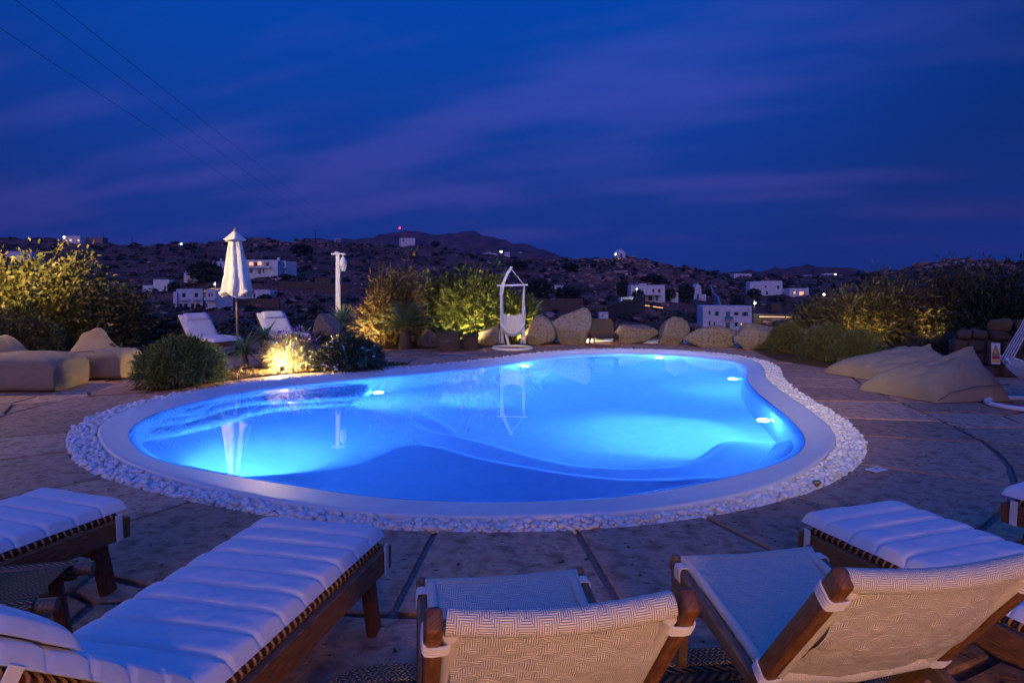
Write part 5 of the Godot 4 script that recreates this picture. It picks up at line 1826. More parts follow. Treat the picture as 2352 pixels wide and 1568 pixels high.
func make_chair() -> Node3D:
	var t := thing("woven_chair", "", "lounge chair", Vector3.ZERO, 0, "low woven chairs with teak frames")
	var hw := 0.3
	for s in [-1, 1]:
		var x: float = s * hw
		var mb := MB.new()
		# back post, reclined, rounded top
		mb.beam(Vector3(x, 0.80, 0.575), Vector3(x, 0.02, -0.07), 0.042, 0.062, Vector3(0, 0.64, -0.77), 0.016)
		obj("back_post", mb.mesh(M.teak), t)
		mb = MB.new()
		mb.beam(Vector3(x, 0.395, -0.47), Vector3(x, 0.255, 0.34), 0.04, 0.06, Vector3.UP, 0.01)
		obj("seat_rail", mb.mesh(M.teak_grey), t)
		# front leg with its curved bracket
		var leg := PackedVector2Array([Vector2(-0.47, 0.0), Vector2(-0.41, 0.0), Vector2(-0.395, 0.12), Vector2(-0.36, 0.22), Vector2(-0.3, 0.285), Vector2(-0.2, 0.315), Vector2(-0.2, 0.345), Vector2(-0.47, 0.392)])
		mb = MB.new()
		mb.prism(leg, -0.02, 0.02, 0.006)
		var o := obj("front_leg", mb.mesh(M.teak_grey), t)
		o.transform = Transform3D(Basis(Vector3(0, 0, 1), Vector3(-1, 0, 0), Vector3(0, -1, 0)), Vector3(x, 0, 0))
		mb = MB.new()
		mb.beam(Vector3(x, 0.27, 0.3), Vector3(x, 0.0, 0.42), 0.04, 0.055, Vector3(0, 0, 1), 0.01)
		obj("rear_leg", mb.mesh(M.teak), t)
		mb = MB.new()
		mb.lathe([Vector2(0.021, 0.38), Vector2(0.022, 0.425), Vector2(0.014, 0.435), Vector2(0.001, 0.437)], Vector3(x, 0, -0.475), 10)
		obj("front_knob", mb.mesh(M.teak_grey), t)
		# wrapped side rolls
		mb = MB.new()
		mb.tube(PackedVector3Array([Vector3(x - s * 0.035, 0.418, -0.44), Vector3(x - s * 0.035, 0.37, -0.12), Vector3(x - s * 0.035, 0.325, 0.15)]), 0.019, 10, true, 1.0)
		obj("seat_side_roll", mb.mesh(M.cord_wrap), t)
		mb = MB.new()
		mb.tube(PackedVector3Array([Vector3(x - s * 0.04, 0.335, 0.2), Vector3(x - s * 0.04, 0.54, 0.37), Vector3(x - s * 0.04, 0.745, 0.54)]), 0.02, 10, true, 1.0)
		obj("back_side_roll", mb.mesh(M.cord_wrap), t)
		# cord bindings round the posts
		for e in [[0.715, 0.505, 0.0], [0.335, 0.19, 0.0]]:
			for k in 4:
				mb = MB.new()
				var dd := Vector3(0, 0.771, 0.637)
				var nn := Vector3(0, 0.637, -0.771)
				var c := Vector3(x, e[0], e[1]) + dd * k * 0.0115
				var pts := PackedVector3Array()
				for q in 13:
					var a := TAU * q / 12.0
					var ax := signf(cos(a)) * pow(absf(cos(a)), 0.5)
					var ay := signf(sin(a)) * pow(absf(sin(a)), 0.5)
					pts.append(c + Vector3(ax * 0.023, 0, 0) + nn * ay * 0.033 - Vector3(s * 0.02 * maxf(0, -s * ax), 0, 0))
				mb.tube(pts, 0.0044, 6, false)
				obj("cord_binding", mb.mesh(M.strap), t)
		for k in 5:
			mb = MB.new()
			var pts := PackedVector3Array()
			for q in 13:
				var a := TAU * q / 12.0
				pts.append(Vector3(x + 0.0, 0.39, -0.43 + k * 0.011) + Vector3(signf(cos(a)) * pow(absf(cos(a)), 0.5) * 0.021, signf(sin(a)) * pow(absf(sin(a)), 0.5) * 0.03, 0))
			mb.tube(pts, 0.0038, 6, false)
			obj("cord_binding", mb.mesh(M.strap), t)
	var mb := MB.new()
	mb.tube(PackedVector3Array([Vector3(-hw + 0.01, 0.415, -0.455), Vector3(0, 0.405, -0.455), Vector3(hw - 0.01, 0.415, -0.455)]), 0.024, 12, true, 1.0)
	obj("front_roll", mb.mesh(M.weave_roll), t)
	# top roll of the back, slightly sagging
	mb = MB.new()
	var pts := PackedVector3Array()
	for k in 13:
		var f := k / 12.0
		pts.append(Vector3(lerpf(-hw + 0.03, hw - 0.03, f), 0.772 - 0.014 * sin(PI * f), 0.535 + 0.012 * sin(PI * f)))
	mb.tube(pts, 0.031, 16, true, 1.0)
	obj("top_roll", mb.mesh(M.weave_roll), t)
	mb = MB.new()
	mb.tube(PackedVector3Array([Vector3(-hw + 0.03, 0.335, 0.195), Vector3(0, 0.32, 0.205), Vector3(hw - 0.03, 0.335, 0.195)]), 0.027, 12, true, 1.0)
	obj("bottom_roll", mb.mesh(M.cord_wrap), t)
	# woven panels with both faces
	var emboss := func(u: float, w: float) -> float:
		var a := absf(fposmod(u * 5.5, 1.0) * 2.0 - 1.0)
		var b := absf(fposmod(w * 5.5, 1.0) * 2.0 - 1.0)
		var edge := smoothstep(0.0, 0.06, u) * smoothstep(1.0, 0.94, u) * smoothstep(0.0, 0.06, w) * smoothstep(1.0, 0.94, w)
		return edge * 0.0026 * cos(PI * (a + b))
	var seat := func(u: float, w: float, side: float) -> Vector3:
		var x := lerpf(-hw + 0.015, hw - 0.015, u)
		var z := lerpf(0.17, -0.455, w)
		var y := lerpf(0.34, 0.44, w) - 0.035 * sin(PI * w) - 0.014 * sin(PI * u) + 0.004 * nz.get_noise_2d(u * 40.0, w * 40.0)
		return Vector3(x, y + side + emboss.call(u, w), z)
	mb = MB.new()
	mb.grid(66, 66, func(u, w): return seat.call(u, w, 0.0))
	mb.grid(66, 66, func(u, w): return seat.call(1.0 - u, w, -0.012))
	obj("seat", mb.mesh(M.weave), t)
	var back := func(u: float, w: float, side: float) -> Vector3:
		var x := lerpf(-hw + 0.045, hw - 0.045, u)
		var c := Vector3(x, lerpf(0.33, 0.775, w), lerpf(0.2, 0.555, w))
		return c + Vector3(0, -0.62, 0.78) * (0.03 * sin(PI * w) + 0.02 * sin(PI * u) + side + emboss.call(u, w) + 0.008 * nz.get_noise_2d(u * 30.0, w * 30.0 + 70.0))
	mb = MB.new()
	mb.grid(66, 66, func(u, w): return back.call(u, w, 0.0))
	mb.grid(66, 66, func(u, w): return back.call(1.0 - u, w, -0.012))
	obj("back", mb.mesh(M.weave), t)
	return t

func bean_body(secs: Array, sides := 28) -> MB:
	var mb := MB.new()
	# round the ends with shrinking sections
	var all := []
	var a: Array = secs[0]
	var b: Array = secs[1]
	var d0: Vector3 = (a[0] - b[0]).normalized()
	for k in [0.02, 0.45, 0.78, 0.94]: all.append([a[0] + d0 * (1.0 - k) * 0.05, a[1] * k, a[2] * k, a[3]])
	for i in secs.size() - 1:
		var p: Array = secs[i]
		var q: Array = secs[i + 1]
		var pp: Array = secs[maxi(i - 1, 0)]
		var qq: Array = secs[mini(i + 2, secs.size() - 1)]
		for s in 5:
			var f := s / 5.0
			all.append([p[0].cubic_interpolate(q[0], pp[0], qq[0], f), p[1].cubic_interpolate(q[1], pp[1], qq[1], f), p[2].cubic_interpolate(q[2], pp[2], qq[2], f), lerpf(p[3], q[3], f)])
	var z: Array = secs[-1]
	var d1: Vector3 = (z[0] - secs[-2][0]).normalized()
	for k in [1.0, 0.94, 0.78, 0.45, 0.02]: all.append([z[0] + d1 * (1.0 - k) * 0.05, z[1] * k, z[2] * k, z[3]])
	mb.loft(all, sides)
	for i in mb.v.size():
		var q := mb.v[i]
		var w := nz.get_noise_3dv(q * 13.0) * 0.016 + nz.get_noise_3d(q.x * 60.0, q.y * 22.0, q.z * 60.0) * 0.007
		mb.v[i] = q + Vector3(w * 0.6, w, w * 0.6)
		if mb.v[i].y < 0.004: mb.v[i].y = 0.004
	return mb

func make_furniture() -> void:
	var lounger := make_lounger()
	lounger.set_meta("label", "sun lounger with its raised back cut off below, nearest on the left")
	lounger.position = Vector3(-0.888, 0, -3.13)
	lounger.rotation.y = -0.218
	dup(lounger, "sun lounger half out of view beside the rope stool", Vector3(-2.256, 0, -3.54), -0.35)
	dup(lounger, "sun lounger behind the right woven chair", Vector3(1.69, 0, -3.34), 0.34)
	dup(lounger, "sun lounger showing only one corner at the right edge", Vector3(2.93, 0, -3.78), 0.45)
	# two loungers by the umbrella, plain flat cushions
	var far := thing("cushioned_lounger", "white cushioned lounger with raised back left of the umbrella pole", "sun lounger", ground_at(520, 13.2), 0.0, "white loungers by the umbrella")
	var mb := MB.new()
	for s in [-1, 1]:
		mb = MB.new()
		mb.box(Vector3(s * 0.33, 0.27, 0.65), Vector3(0.04, 0.09, 1.4), Basis.IDENTITY, 0.005)
		obj("side_rail", mb.mesh(M.teak), far)
		for z in [0.08, 1.2]:
			mb = MB.new()
			mb.box(Vector3(s * 0.3, 0.125, z), Vector3(0.05, 0.25, 0.06), Basis.IDENTITY, 0.005)
			obj("leg", mb.mesh(M.teak), far)
	mb = MB.new()
	mb.box(Vector3(0, 0.27, -0.04), Vector3(0.7, 0.09, 0.035), Basis.IDENTITY, 0.005)
	obj("foot_rail", mb.mesh(M.teak), far)
	mb = MB.new()
	mb.box(Vector3(0, 0.305, 0.6), Vector3(0.62, 0.02, 1.2), Basis.IDENTITY, 0.005)
	obj("seat_slats", mb.mesh(M.teak_dark), far)
	var ang := 0.82
	var dir := Vector3(0, sin(ang), cos(ang))
	var hp := Vector3(0, 0.33, 0.95)
	mb = MB.new()
	mb.beam(hp - Vector3(0, 0.03, -0.02), hp - Vector3(0, 0.03, -0.02) + dir * 0.62, 0.66, 0.03, Vector3(0, cos(ang), -sin(ang)), 0.005)
	obj("back_frame", mb.mesh(M.teak_dark), far)
	mb = pad(0.98, 0.66, 0.08, 0.16)
	obj("seat_cushion", mb.mesh(M.cushion), far, Vector3(0, 0.315, 0.45))
	mb = pad(0.68, 0.66, 0.08, 0.16)
	var o := obj("back_cushion", mb.mesh(M.cushion), far, hp + dir * 0.3)
	o.rotation.x = -ang
	mb = pad(0.2, 0.5, 0.05, 0.4)
	o = obj("pillow", mb.mesh(M.cushion), far, hp + dir * 0.5 + Vector3(0, 0.075 * cos(ang), -0.075 * sin(ang)))
	o.rotation.x = -ang
	far.position = ground_at(524, 13.5)
	far.rotation.y = PI + 0.92
	dup(far, "white cushioned lounger with raised back right of the umbrella pole", ground_at(692, 14.1), PI + 0.8)
	# woven chairs
	var chair := make_chair()
	chair.set_meta("label", "woven chair seen from behind, centre of the terrace, turned to the pool")
	chair.position = Vector3(0.034, 0, -2.12)
	chair.rotation.y = 0.155
	dup(chair, "woven chair seen from behind beside the right sun lounger", Vector3(1.035, 0, -2.336), 0.17)
	# rug of twisted rope
	var rug := thing("jute_rug", "dark braided jute rug with a pale border under the woven chairs", "rug", Vector3(0.42, 0, -1.88), 0.09)
	var shape := func(u: float, w: float, hx: float, hz: float, rr: float) -> Vector3:
		return Vector3.ZERO
	mb = MB.new()
	mb.prism(rounded(0.99, 0.80, 0.14), 0.002, 0.016, 0.006)
	for i in mb.t.size(): mb.t[i] *= 0.5
	obj("centre", mb.mesh(M.rope_dark), rug)
	var rows := 5
	for k in rows:
		mb = MB.new()
		var r := rounded(1.0 + k * 0.023, 0.81 + k * 0.023, 0.15 + k * 0.023)
		var pts := PackedVector3Array()
		for q in r: pts.append(Vector3(q.x, 0.013, -q.y))
		pts.append(pts[0])
		mb.tube(pts, 0.0125, 8, false, 0.5)
		for i in mb.t.size(): mb.t[i] = Vector2(mb.t[i].x * 0.25, mb.t[i].y * 1.3)
		obj("border_braid", mb.mesh(M.rope_light), rug)
	# rope stool
	var st := thing("rope_stool", "low stool with a rope woven seat between the two left loungers", "stool", Vector3(-2.05, 0, -2.62), 0.2)
	mb = MB.new()
	mb.grid(24, 14, func(u, w):
		var a: float = u * 2.0 - 1.0
		var b: float = 1.0 - w * 2.0
		var edge: float = pow(maxf(0.0, 1.0 - pow(absf(b), 5.0)), 0.5)
		return Vector3(a * 0.27, 0.335 + 0.045 * edge - 0.02 * (1.0 - a * a) * (1.0 - b * b) - 0.03 * (1.0 - edge), b * 0.19))
	obj("rope_seat", mb.mesh(M.rope), st)
	for s in [-1, 1]:
		mb = MB.new()
		mb.tube(PackedVector3Array([Vector3(-0.27, 0.335, s * 0.175), Vector3(0.27, 0.335, s * 0.175)]), 0.04, 12, true, 2.0)
		for i in mb.t.size(): mb.t[i] = Vector2(mb.t[i].y, mb.t[i].x * 0.25)
		obj("rope_edge", mb.mesh(M.rope), st)
		mb = MB.new()
		mb.tube(PackedVector3Array([Vector3(-0.34, 0.345, s * 0.165), Vector3(0.34, 0.345, s * 0.165)]), 0.027, 10)
		obj("dowel", mb.mesh(M.teak_grey), st)
		for e in [-1, 1]:
			mb = MB.new()
			mb.beam(Vector3(e * 0.2, 0.33, s * 0.15), Vector3(e * 0.24, 0.0, s * 0.18), 0.045, 0.045, Vector3(0, 0, 1), 0.005)
			obj("leg", mb.mesh(M.teak_dark), st)
	make_bean_bags()
	make_umbrella()
	make_hanging_chairs()
	make_baskets()

func rounded(hx: float, hy: float, r: float) -> PackedVector2Array:
	var out := PackedVector2Array()
	for c in 4:
		var cx: float = [hx - r, -hx + r, -hx + r, hx - r][c]
		var cy: float = [hy - r, hy - r, -hy + r, -hy + r][c]
		for k in 7:
			var a := PI * 0.5 * (c + k / 6.0)
			out.append(Vector2(cx + cos(a) * r, cy + sin(a) * r))
	return out

func seam(parent: Node3D, pts: PackedVector3Array) -> void:
	var mb := MB.new()
	mb.tube(pts, 0.007, 5, false)
	obj("seam", mb.mesh(M.seam_cord), parent)

func make_bean_bags() -> void:
	var R := Vector3.RIGHT
	var U := Vector3.UP
	# left pair: a long seat block with a raised back
	var t := thing("bean_bag", "taupe bean bag seat block cut by the left edge", "bean bag", ground_at(46, 9.35) + Vector3(0, 0, -0.35), 0.05, "taupe bean bags")
	var mb := bean_body([[Vector3(-0.9, 0.22, 0), Vector3(0, 0, -0.42), U * 0.24, 4.5], [Vector3(-0.3, 0.25, 0), Vector3(0, 0, -0.45), U * 0.26, 4.5], [Vector3(0.3, 0.24, 0), Vector3(0, 0, -0.45), U * 0.25, 5.0], [Vector3(0.47, 0.2, 0), Vector3(0, 0, -0.43), U * 0.2, 5.0]])
	obj("seat_block", mb.mesh(M.bean_cloth), t)
	mb = bean_body([[Vector3(-1.15, 0.25, -0.5), Vector3(0, 0, -0.25), U * 0.25, 3.0], [Vector3(-0.8, 0.36, -0.5), Vector3(0, 0, -0.25), U * 0.36, 2.5], [Vector3(-0.5, 0.22, -0.5), Vector3(0, 0, -0.22), U * 0.22, 3.0]])
	obj("back_bolster", mb.mesh(M.bean_cloth), t)
	t = thing("bean_bag", "taupe bean bag chaise with a tall rounded back before the big shrub", "bean bag", ground_at(205, 10.5) + Vector3(0, 0, -0.3), 0.08, "taupe bean bags")
	mb = bean_body([[Vector3(-0.42, 0.2, 0), Vector3(0, 0, -0.36), U * 0.2, 4.5], [Vector3(-0.05, 0.22, 0), Vector3(0, 0, -0.4), U * 0.225, 4.5], [Vector3(0.35, 0.22, 0), Vector3(0, 0, -0.4), U * 0.22, 5.0], [Vector3(0.47, 0.19, 0), Vector3(0, 0, -0.38), U * 0.17, 5.0]])
	obj("seat_block", mb.mesh(M.bean_cloth), t)
	mb = bean_body([[Vector3(-0.22, 0.12, -0.5), Vector3(0.62, 0, 0), Vector3(0, 0, 0.34), 3.2], [Vector3(-0.34, 0.34, -0.55), Vector3(0.42, 0, 0), Vector3(0, 0, 0.22), 2.6], [Vector3(-0.42, 0.52, -0.62), Vector3(0.25, 0, 0), Vector3(0, 0, 0.13), 2.4], [Vector3(-0.43, 0.64, -0.64), Vector3(0.19, 0, 0), Vector3(0, 0, 0.09), 2.2], [Vector3(-0.4, 0.70, -0.62), Vector3(0.1, 0.02, 0), Vector3(0, 0, 0.05), 2.2]])
	obj("back", mb.mesh(M.bean_cloth), t)
	seam(t, PackedVector3Array([Vector3(-0.5, 0.4, 0.1), Vector3(-0.2, 0.43, 0.28), Vector3(0.05, 0.44, 0.33), Vector3(0.06, 0.25, 0.41), Vector3(0.06, 0.04, 0.4)]))
	# right pair: floor pillows with a gathered peak
	t = thing("bean_bag", "taupe bean bag pillow lying behind the other, beside the ball shrubs", "bean bag", ground_at(2038, 10.75), 0.0, "taupe bean bags")
	mb = floor_pillow([Vector2(-0.78, 0.55), Vector2(-0.35, -0.72), Vector2(0.85, -0.6), Vector2(0.75, 0.75)], func(u: float, w: float) -> float: return peak_height(0.17 + 0.37 * pow(u / 0.9, 0.8), 0.54 * pow(w / 0.42, 0.42), 0.52 * pow((1.0 - u) / 0.1, 0.4), 0.54 * pow((1.0 - w) / 0.4, 0.45)))
	obj("body", mb.mesh(M.bean_cloth), t)
	mb = bean_body([[Vector3(0.55, 0.26, -0.06), Vector3(0.22, 0, 0), Vector3(0, 0, 0.2), 2.4], [Vector3(0.58, 0.40, -0.06), Vector3(0.17, 0, 0), Vector3(0, 0, 0.14), 2.2], [Vector3(0.62, 0.46, -0.06), Vector3(0.1, 0.01, 0), Vector3(0, 0, 0.06), 2.2], [Vector3(0.66, 0.49, -0.06), Vector3(0.07, 0.02, 0), Vector3(0, 0, 0.03), 2.2]], 14)
	obj("gathered_corner", mb.mesh(M.bean_cloth), t)
	t = thing("bean_bag", "biggest taupe bean bag with a crumpled peak before the stone wall", "bean bag", ground_at(2138, 9.1), 0.0, "taupe bean bags")
	mb = floor_pillow([Vector2(-0.78, 0.42), Vector2(-0.3, -0.62), Vector2(0.72, -0.5), Vector2(0.74, 0.62)], func(u: float, w: float) -> float: return peak_height(0.15 + 0.46 * pow(u / 0.75, 0.72), 0.6 * pow(w / 0.5, 0.45), 0.6 * pow((1.0 - u) / 0.26, 0.36), 0.6 * pow((1.0 - w) / 0.42, 0.45)))
	obj("body", mb.mesh(M.bean_cloth), t)
	mb = bean_body([[Vector3(0.34, 0.28, -0.04), Vector3(0.36, 0, 0), Vector3(0, 0, 0.34), 2.4], [Vector3(0.39, 0.44, -0.04), Vector3(0.27, 0.01, 0), Vector3(0, 0, 0.2), 2.3], [Vector3(0.44, 0.53, -0.05), Vector3(0.19, 0.02, 0), Vector3(0, 0, 0.1), 2.3], [Vector3(0.47, 0.59, -0.05), Vector3(0.14, 0.03, 0), Vector3(0, 0, 0.045), 2.4], [Vector3(0.48, 0.61, -0.04), Vector3(0.12, 0.04, 0), Vector3(0, 0, 0.02), 2.4]], 18)
	obj("peak", mb.mesh(M.bean_cloth), t)
	seam(t, PackedVector3Array([Vector3(-0.29, 0.02, 0.6), Vector3(-0.1, 0.13, 0.585), Vector3(0.25, 0.2, 0.55), Vector3(0.7, 0.22, 0.5)]))

func creases(q: Vector2, top: Vector2, seed_: int) -> float:
	# folds of loose cloth running out from the gathered peak, and a few short ones along the hem
	var g := RandomNumberGenerator.new()
	g.seed = seed_
	var y := 0.0
	for i in 13:
		var a := g.randf() * TAU
		var len := g.randf_range(0.25, 0.95)
		var bow := g.randf_range(-0.25, 0.25)
		var wide := g.randf_range(0.018, 0.045)
		var amp := g.randf_range(0.008, 0.022)
		var d := (q - top).rotated(-a)
		if d.x > 0.03 and d.x < len:
			var off := d.y - bow * d.x * (len - d.x)
			y -= amp * exp(-pow(off / wide, 2)) * sin(PI * d.x / len)
			y += amp * 0.7 * exp(-pow((off - wide * 1.6) / wide, 2)) * sin(PI * d.x / len)
	return y

func peak_height(a: float, b: float, c: float, d: float) -> float:
	# the cloth hangs in four faces that meet in soft ridges
	var k := 15.0
	return -log(exp(-k * a) + exp(-k * b) + exp(-k * c) + exp(-k * d)) / k

func floor_pillow(corner: Array, high: Callable) -> MB:
	# corners run left, near, right, far as (x, away); the height is that of the filling above each point
	var mb := MB.new()
	var f := func(u: float, w: float) -> Vector3:
		var a := u * 2.0 - 1.0
		var b := w * 2.0 - 1.0
		var q: Vector2 = (corner[0] as Vector2).lerp(corner[3], w).lerp((corner[1] as Vector2).lerp(corner[2], w), 1.0) if false else ((corner[1] as Vector2).lerp(corner[2], u)).lerp((corner[0] as Vector2).lerp(corner[3], u), w)
		var mid := Vector2(0, 0)
		q = q.lerp(mid, 0.05 * (1.0 - absf(a) * absf(b)) * maxf(absf(a), absf(b)))
		var k := pow(maxf(0.0, 1.0 - pow(absf(a), 8.0)), 0.4) * pow(maxf(0.0, 1.0 - pow(absf(b), 8.0)), 0.4)
		var y: float = high.call(u, w) * k
		y += k * creases(q, Vector2(0.42, 0.05), 7 + int(corner[2].x * 100.0))
		y += 0.014 * nz.get_noise_2d(q.x * 22.0, q.y * 22.0 + 40.0) * k + 0.02 * nz.get_noise_2d(q.x * 30.0 + q.y * 50.0, q.x * 12.0 - q.y * 9.0) * k
		return Vector3(q.x, 0.006 + maxf(0.0, y), -q.y)
	mb.grid(44, 44, f)
	return mb

func make_umbrella() -> void:
	var at := ground_at(546, 13.9)
	var t := thing("umbrella", "closed cream sun umbrella on a wooden pole between the white loungers", "umbrella", at, 0.4)
	var mb := MB.new()
	mb.tube(PackedVector3Array([Vector3.ZERO, Vector3(-0.03, 1.3, 0), Vector3(-0.06, 2.48, 0)]), [0.026, 0.024, 0.02], 10)
	obj("pole", mb.mesh(M.pale_wood), t)
	mb = MB.new()
	mb.lathe([Vector2(0.2, 0.0), Vector2(0.2, 0.05), Vector2(0.06, 0.09), Vector2(0.04, 0.3)], Vector3.ZERO, 16)
	obj("base", mb.mesh(M.dark_metal), t)
	var folds := 7
	mb = MB.new()
	var f := func(u: float, w: float) -> Vector3:
		var a := TAU * u
		var h := lerpf(1.2, 2.38, w)
		var r := lerpf(0.345, 0.115, pow(w, 0.85))
		var ph := folds * a + 1.4 * nz.get_noise_2d(w * 16.0, a * 2.0)
		var fold := 0.5 + 0.5 * cos(ph)
		r *= 0.82 + 0.2 * pow(fold, 0.8) + 0.06 * nz.get_noise_3d(cos(a) * 25.0, h * 16.0, sin(a) * 25.0)
		r *= 1.0 - 0.16 * smoothstep(0.06, 0.0, w) + 0.1 * smoothstep(0.14, 0.06, w) * smoothstep(0.0, 0.05, w) * sin(ph * 0.5 + 1.0)
		h += 0.035 * sin(a * 5.0) * (1.0 - smoothstep(0.0, 0.12, w))
		return Vector3(-0.03 - 0.03 * w + cos(a) * r, h, -sin(a) * r)
	mb.grid(150, 60, f, true)
	obj("canopy", mb.mesh(M.canvas), t)
	mb = MB.new()
	var g := func(u: float, w: float) -> Vector3:
		var a := TAU * u
		var r := lerpf(0.225, 0.03, pow(w, 0.8)) * (0.93 + 0.1 * absf(cos(a * 4.0)))
		return Vector3(-0.06 + cos(a) * r, lerpf(2.33, 2.52, w) + 0.02 * cos(a * 4.0) * (1.0 - w), -sin(a) * r)
	mb.grid(64, 10, g, true)
	obj("vent_cap", mb.mesh(M.canvas), t)
	mb = MB.new()
	mb.lathe([Vector2(0.034, 2.49), Vector2(0.032, 2.54), Vector2(0.018, 2.57), Vector2(0.001, 2.578)], Vector3(-0.06, 0, 0), 12)
	obj("finial", mb.mesh(M.pale_wood), t)

func strands(parent: Node3D, at: Vector3, h: float, n: int, r: float) -> void:
	for k in n:
		var mb := MB.new()
		var a := rng.randf() * TAU
		var o := Vector3(cos(a), 0, sin(a)) * r * rng.randf()
		var pts := PackedVector3Array()
		for i in 6:
			var f := i / 5.0
			pts.append(at + o * (0.6 + f) - Vector3(0, h * f * rng.randf_range(0.9, 1.0), 0) + Vector3(rng.randf_range(-0.012, 0.012), 0, rng.randf_range(-0.012, 0.012)))
		mb.tube(pts, 0.008, 5, false)
		obj("fringe", mb.mesh(M.cotton), parent)

func swing(label: String, at: Vector3, turn: float) -> Node3D:
	var t := thing("hanging_chair", label, "hanging chair", at, turn, "white hanging chairs on ring stands")
	var mb := MB.new()
	var pts := PackedVector3Array()
	for i in 33:
		var a := TAU * i / 32.0
		pts.append(Vector3(cos(a) * 0.43, 0.03, sin(a) * 0.43))
	mb.tube(pts, 0.028, 10, false)
	obj("base_ring", mb.mesh(M.white_steel), t)
	# mast: rises at the back of the ring, bends over to the hook
	pts = PackedVector3Array()
	for q in [Vector3(-0.08, 0.03, -0.42), Vector3(-0.16, 0.35, -0.5), Vector3(-0.24, 0.9, -0.5), Vector3(-0.22, 1.35, -0.42), Vector3(-0.12, 1.65, -0.22), Vector3(-0.02, 1.80, -0.04)]: pts.append(q)
	var smooth := PackedVector3Array()
	for i in pts.size() - 1:
		for k in 5: smooth.append(pts[i].cubic_interpolate(pts[i + 1], pts[maxi(i - 1, 0)], pts[mini(i + 2, pts.size() - 1)], k / 5.0))
	smooth.append(pts[pts.size() - 1])
	mb = MB.new()
	mb.tube(smooth, 0.032, 10)
	obj("mast", mb.mesh(M.white_steel), t)
	mb = MB.new()
	mb.tube(PackedVector3Array([Vector3(-0.34, 1.4, 0), Vector3(0.34, 1.415, 0)]), 0.017, 8)
	obj("spreader_bar", mb.mesh(M.white_steel), t)
	for s in [-1, 1]:
		mb = MB.new()
		mb.tube(PackedVector3Array([Vector3(-0.02, 1.76, -0.04), Vector3(s * 0.26, 1.41, 0)]), 0.009, 6)
		obj("rope", mb.mesh(M.cotton), t)
		for z in [-0.06, 0.05]:
			mb = MB.new()
			mb.tube(PackedVector3Array([Vector3(s * 0.26, 1.4, 0), Vector3(s * 0.235, 0.95, z), Vector3(s * 0.225, 0.62, z * 3.0)]), 0.011, 6)
			obj("rope", mb.mesh(M.cotton), t)
		strands(t, Vector3(s * 0.255, 1.38, 0), 0.85, 9, 0.035)
		strands(t, Vector3(s * 0.24, 0.62, 0.04), 0.52, 8, 0.06)
	# padded seat: back rest and a bowl
	mb = MB.new()
	mb.grid(22, 14, func(u, w):
		var a: float = (u * 2.0 - 1.0)
		var y: float = lerpf(0.4, 0.78, w)
		return Vector3(a * 0.235, y - 0.05 * (1.0 - a * a) * w, -0.2 + 0.1 * a * a + 0.02 * sin(a * 16.0) * w))
	mb.grid(22, 14, func(u, w):
		var a: float = (1.0 - u * 2.0)
		var y: float = lerpf(0.4, 0.78, w)
		return Vector3(a * 0.235, y - 0.05 * (1.0 - a * a) * w, -0.24 + 0.1 * a * a))
	obj("back_rest", mb.mesh(M.cotton), t)
	mb = MB.new()
	mb.grid(26, 14, func(u, w):
		var a: float = (u * 2.0 - 1.0)
		var b: float = w * 2.0 - 1.0
		return Vector3(a * 0.245, 0.335 + 0.21 * pow(absf(a), 2.2) + 0.07 * b * b, -b * 0.22))
	mb.grid(26, 14, func(u, w):
		var a: float = (1.0 - u * 2.0)
		var b: float = w * 2.0 - 1.0
		return Vector3(a * 0.255, 0.275 + 0.22 * pow(absf(a), 2.2) + 0.07 * b * b, -b * 0.22))
	obj("seat", mb.mesh(M.cotton), t)
	pts = PackedVector3Array()
	for i in 15:
		var a := i / 7.0 - 1.0
		pts.append(Vector3(a * 0.25, 0.375 + 0.215 * pow(absf(a), 2.2), 0.22))
	mb = MB.new()
	mb.tube(pts, 0.038, 10)
	obj("front_roll", mb.mesh(M.cotton), t)
	return t

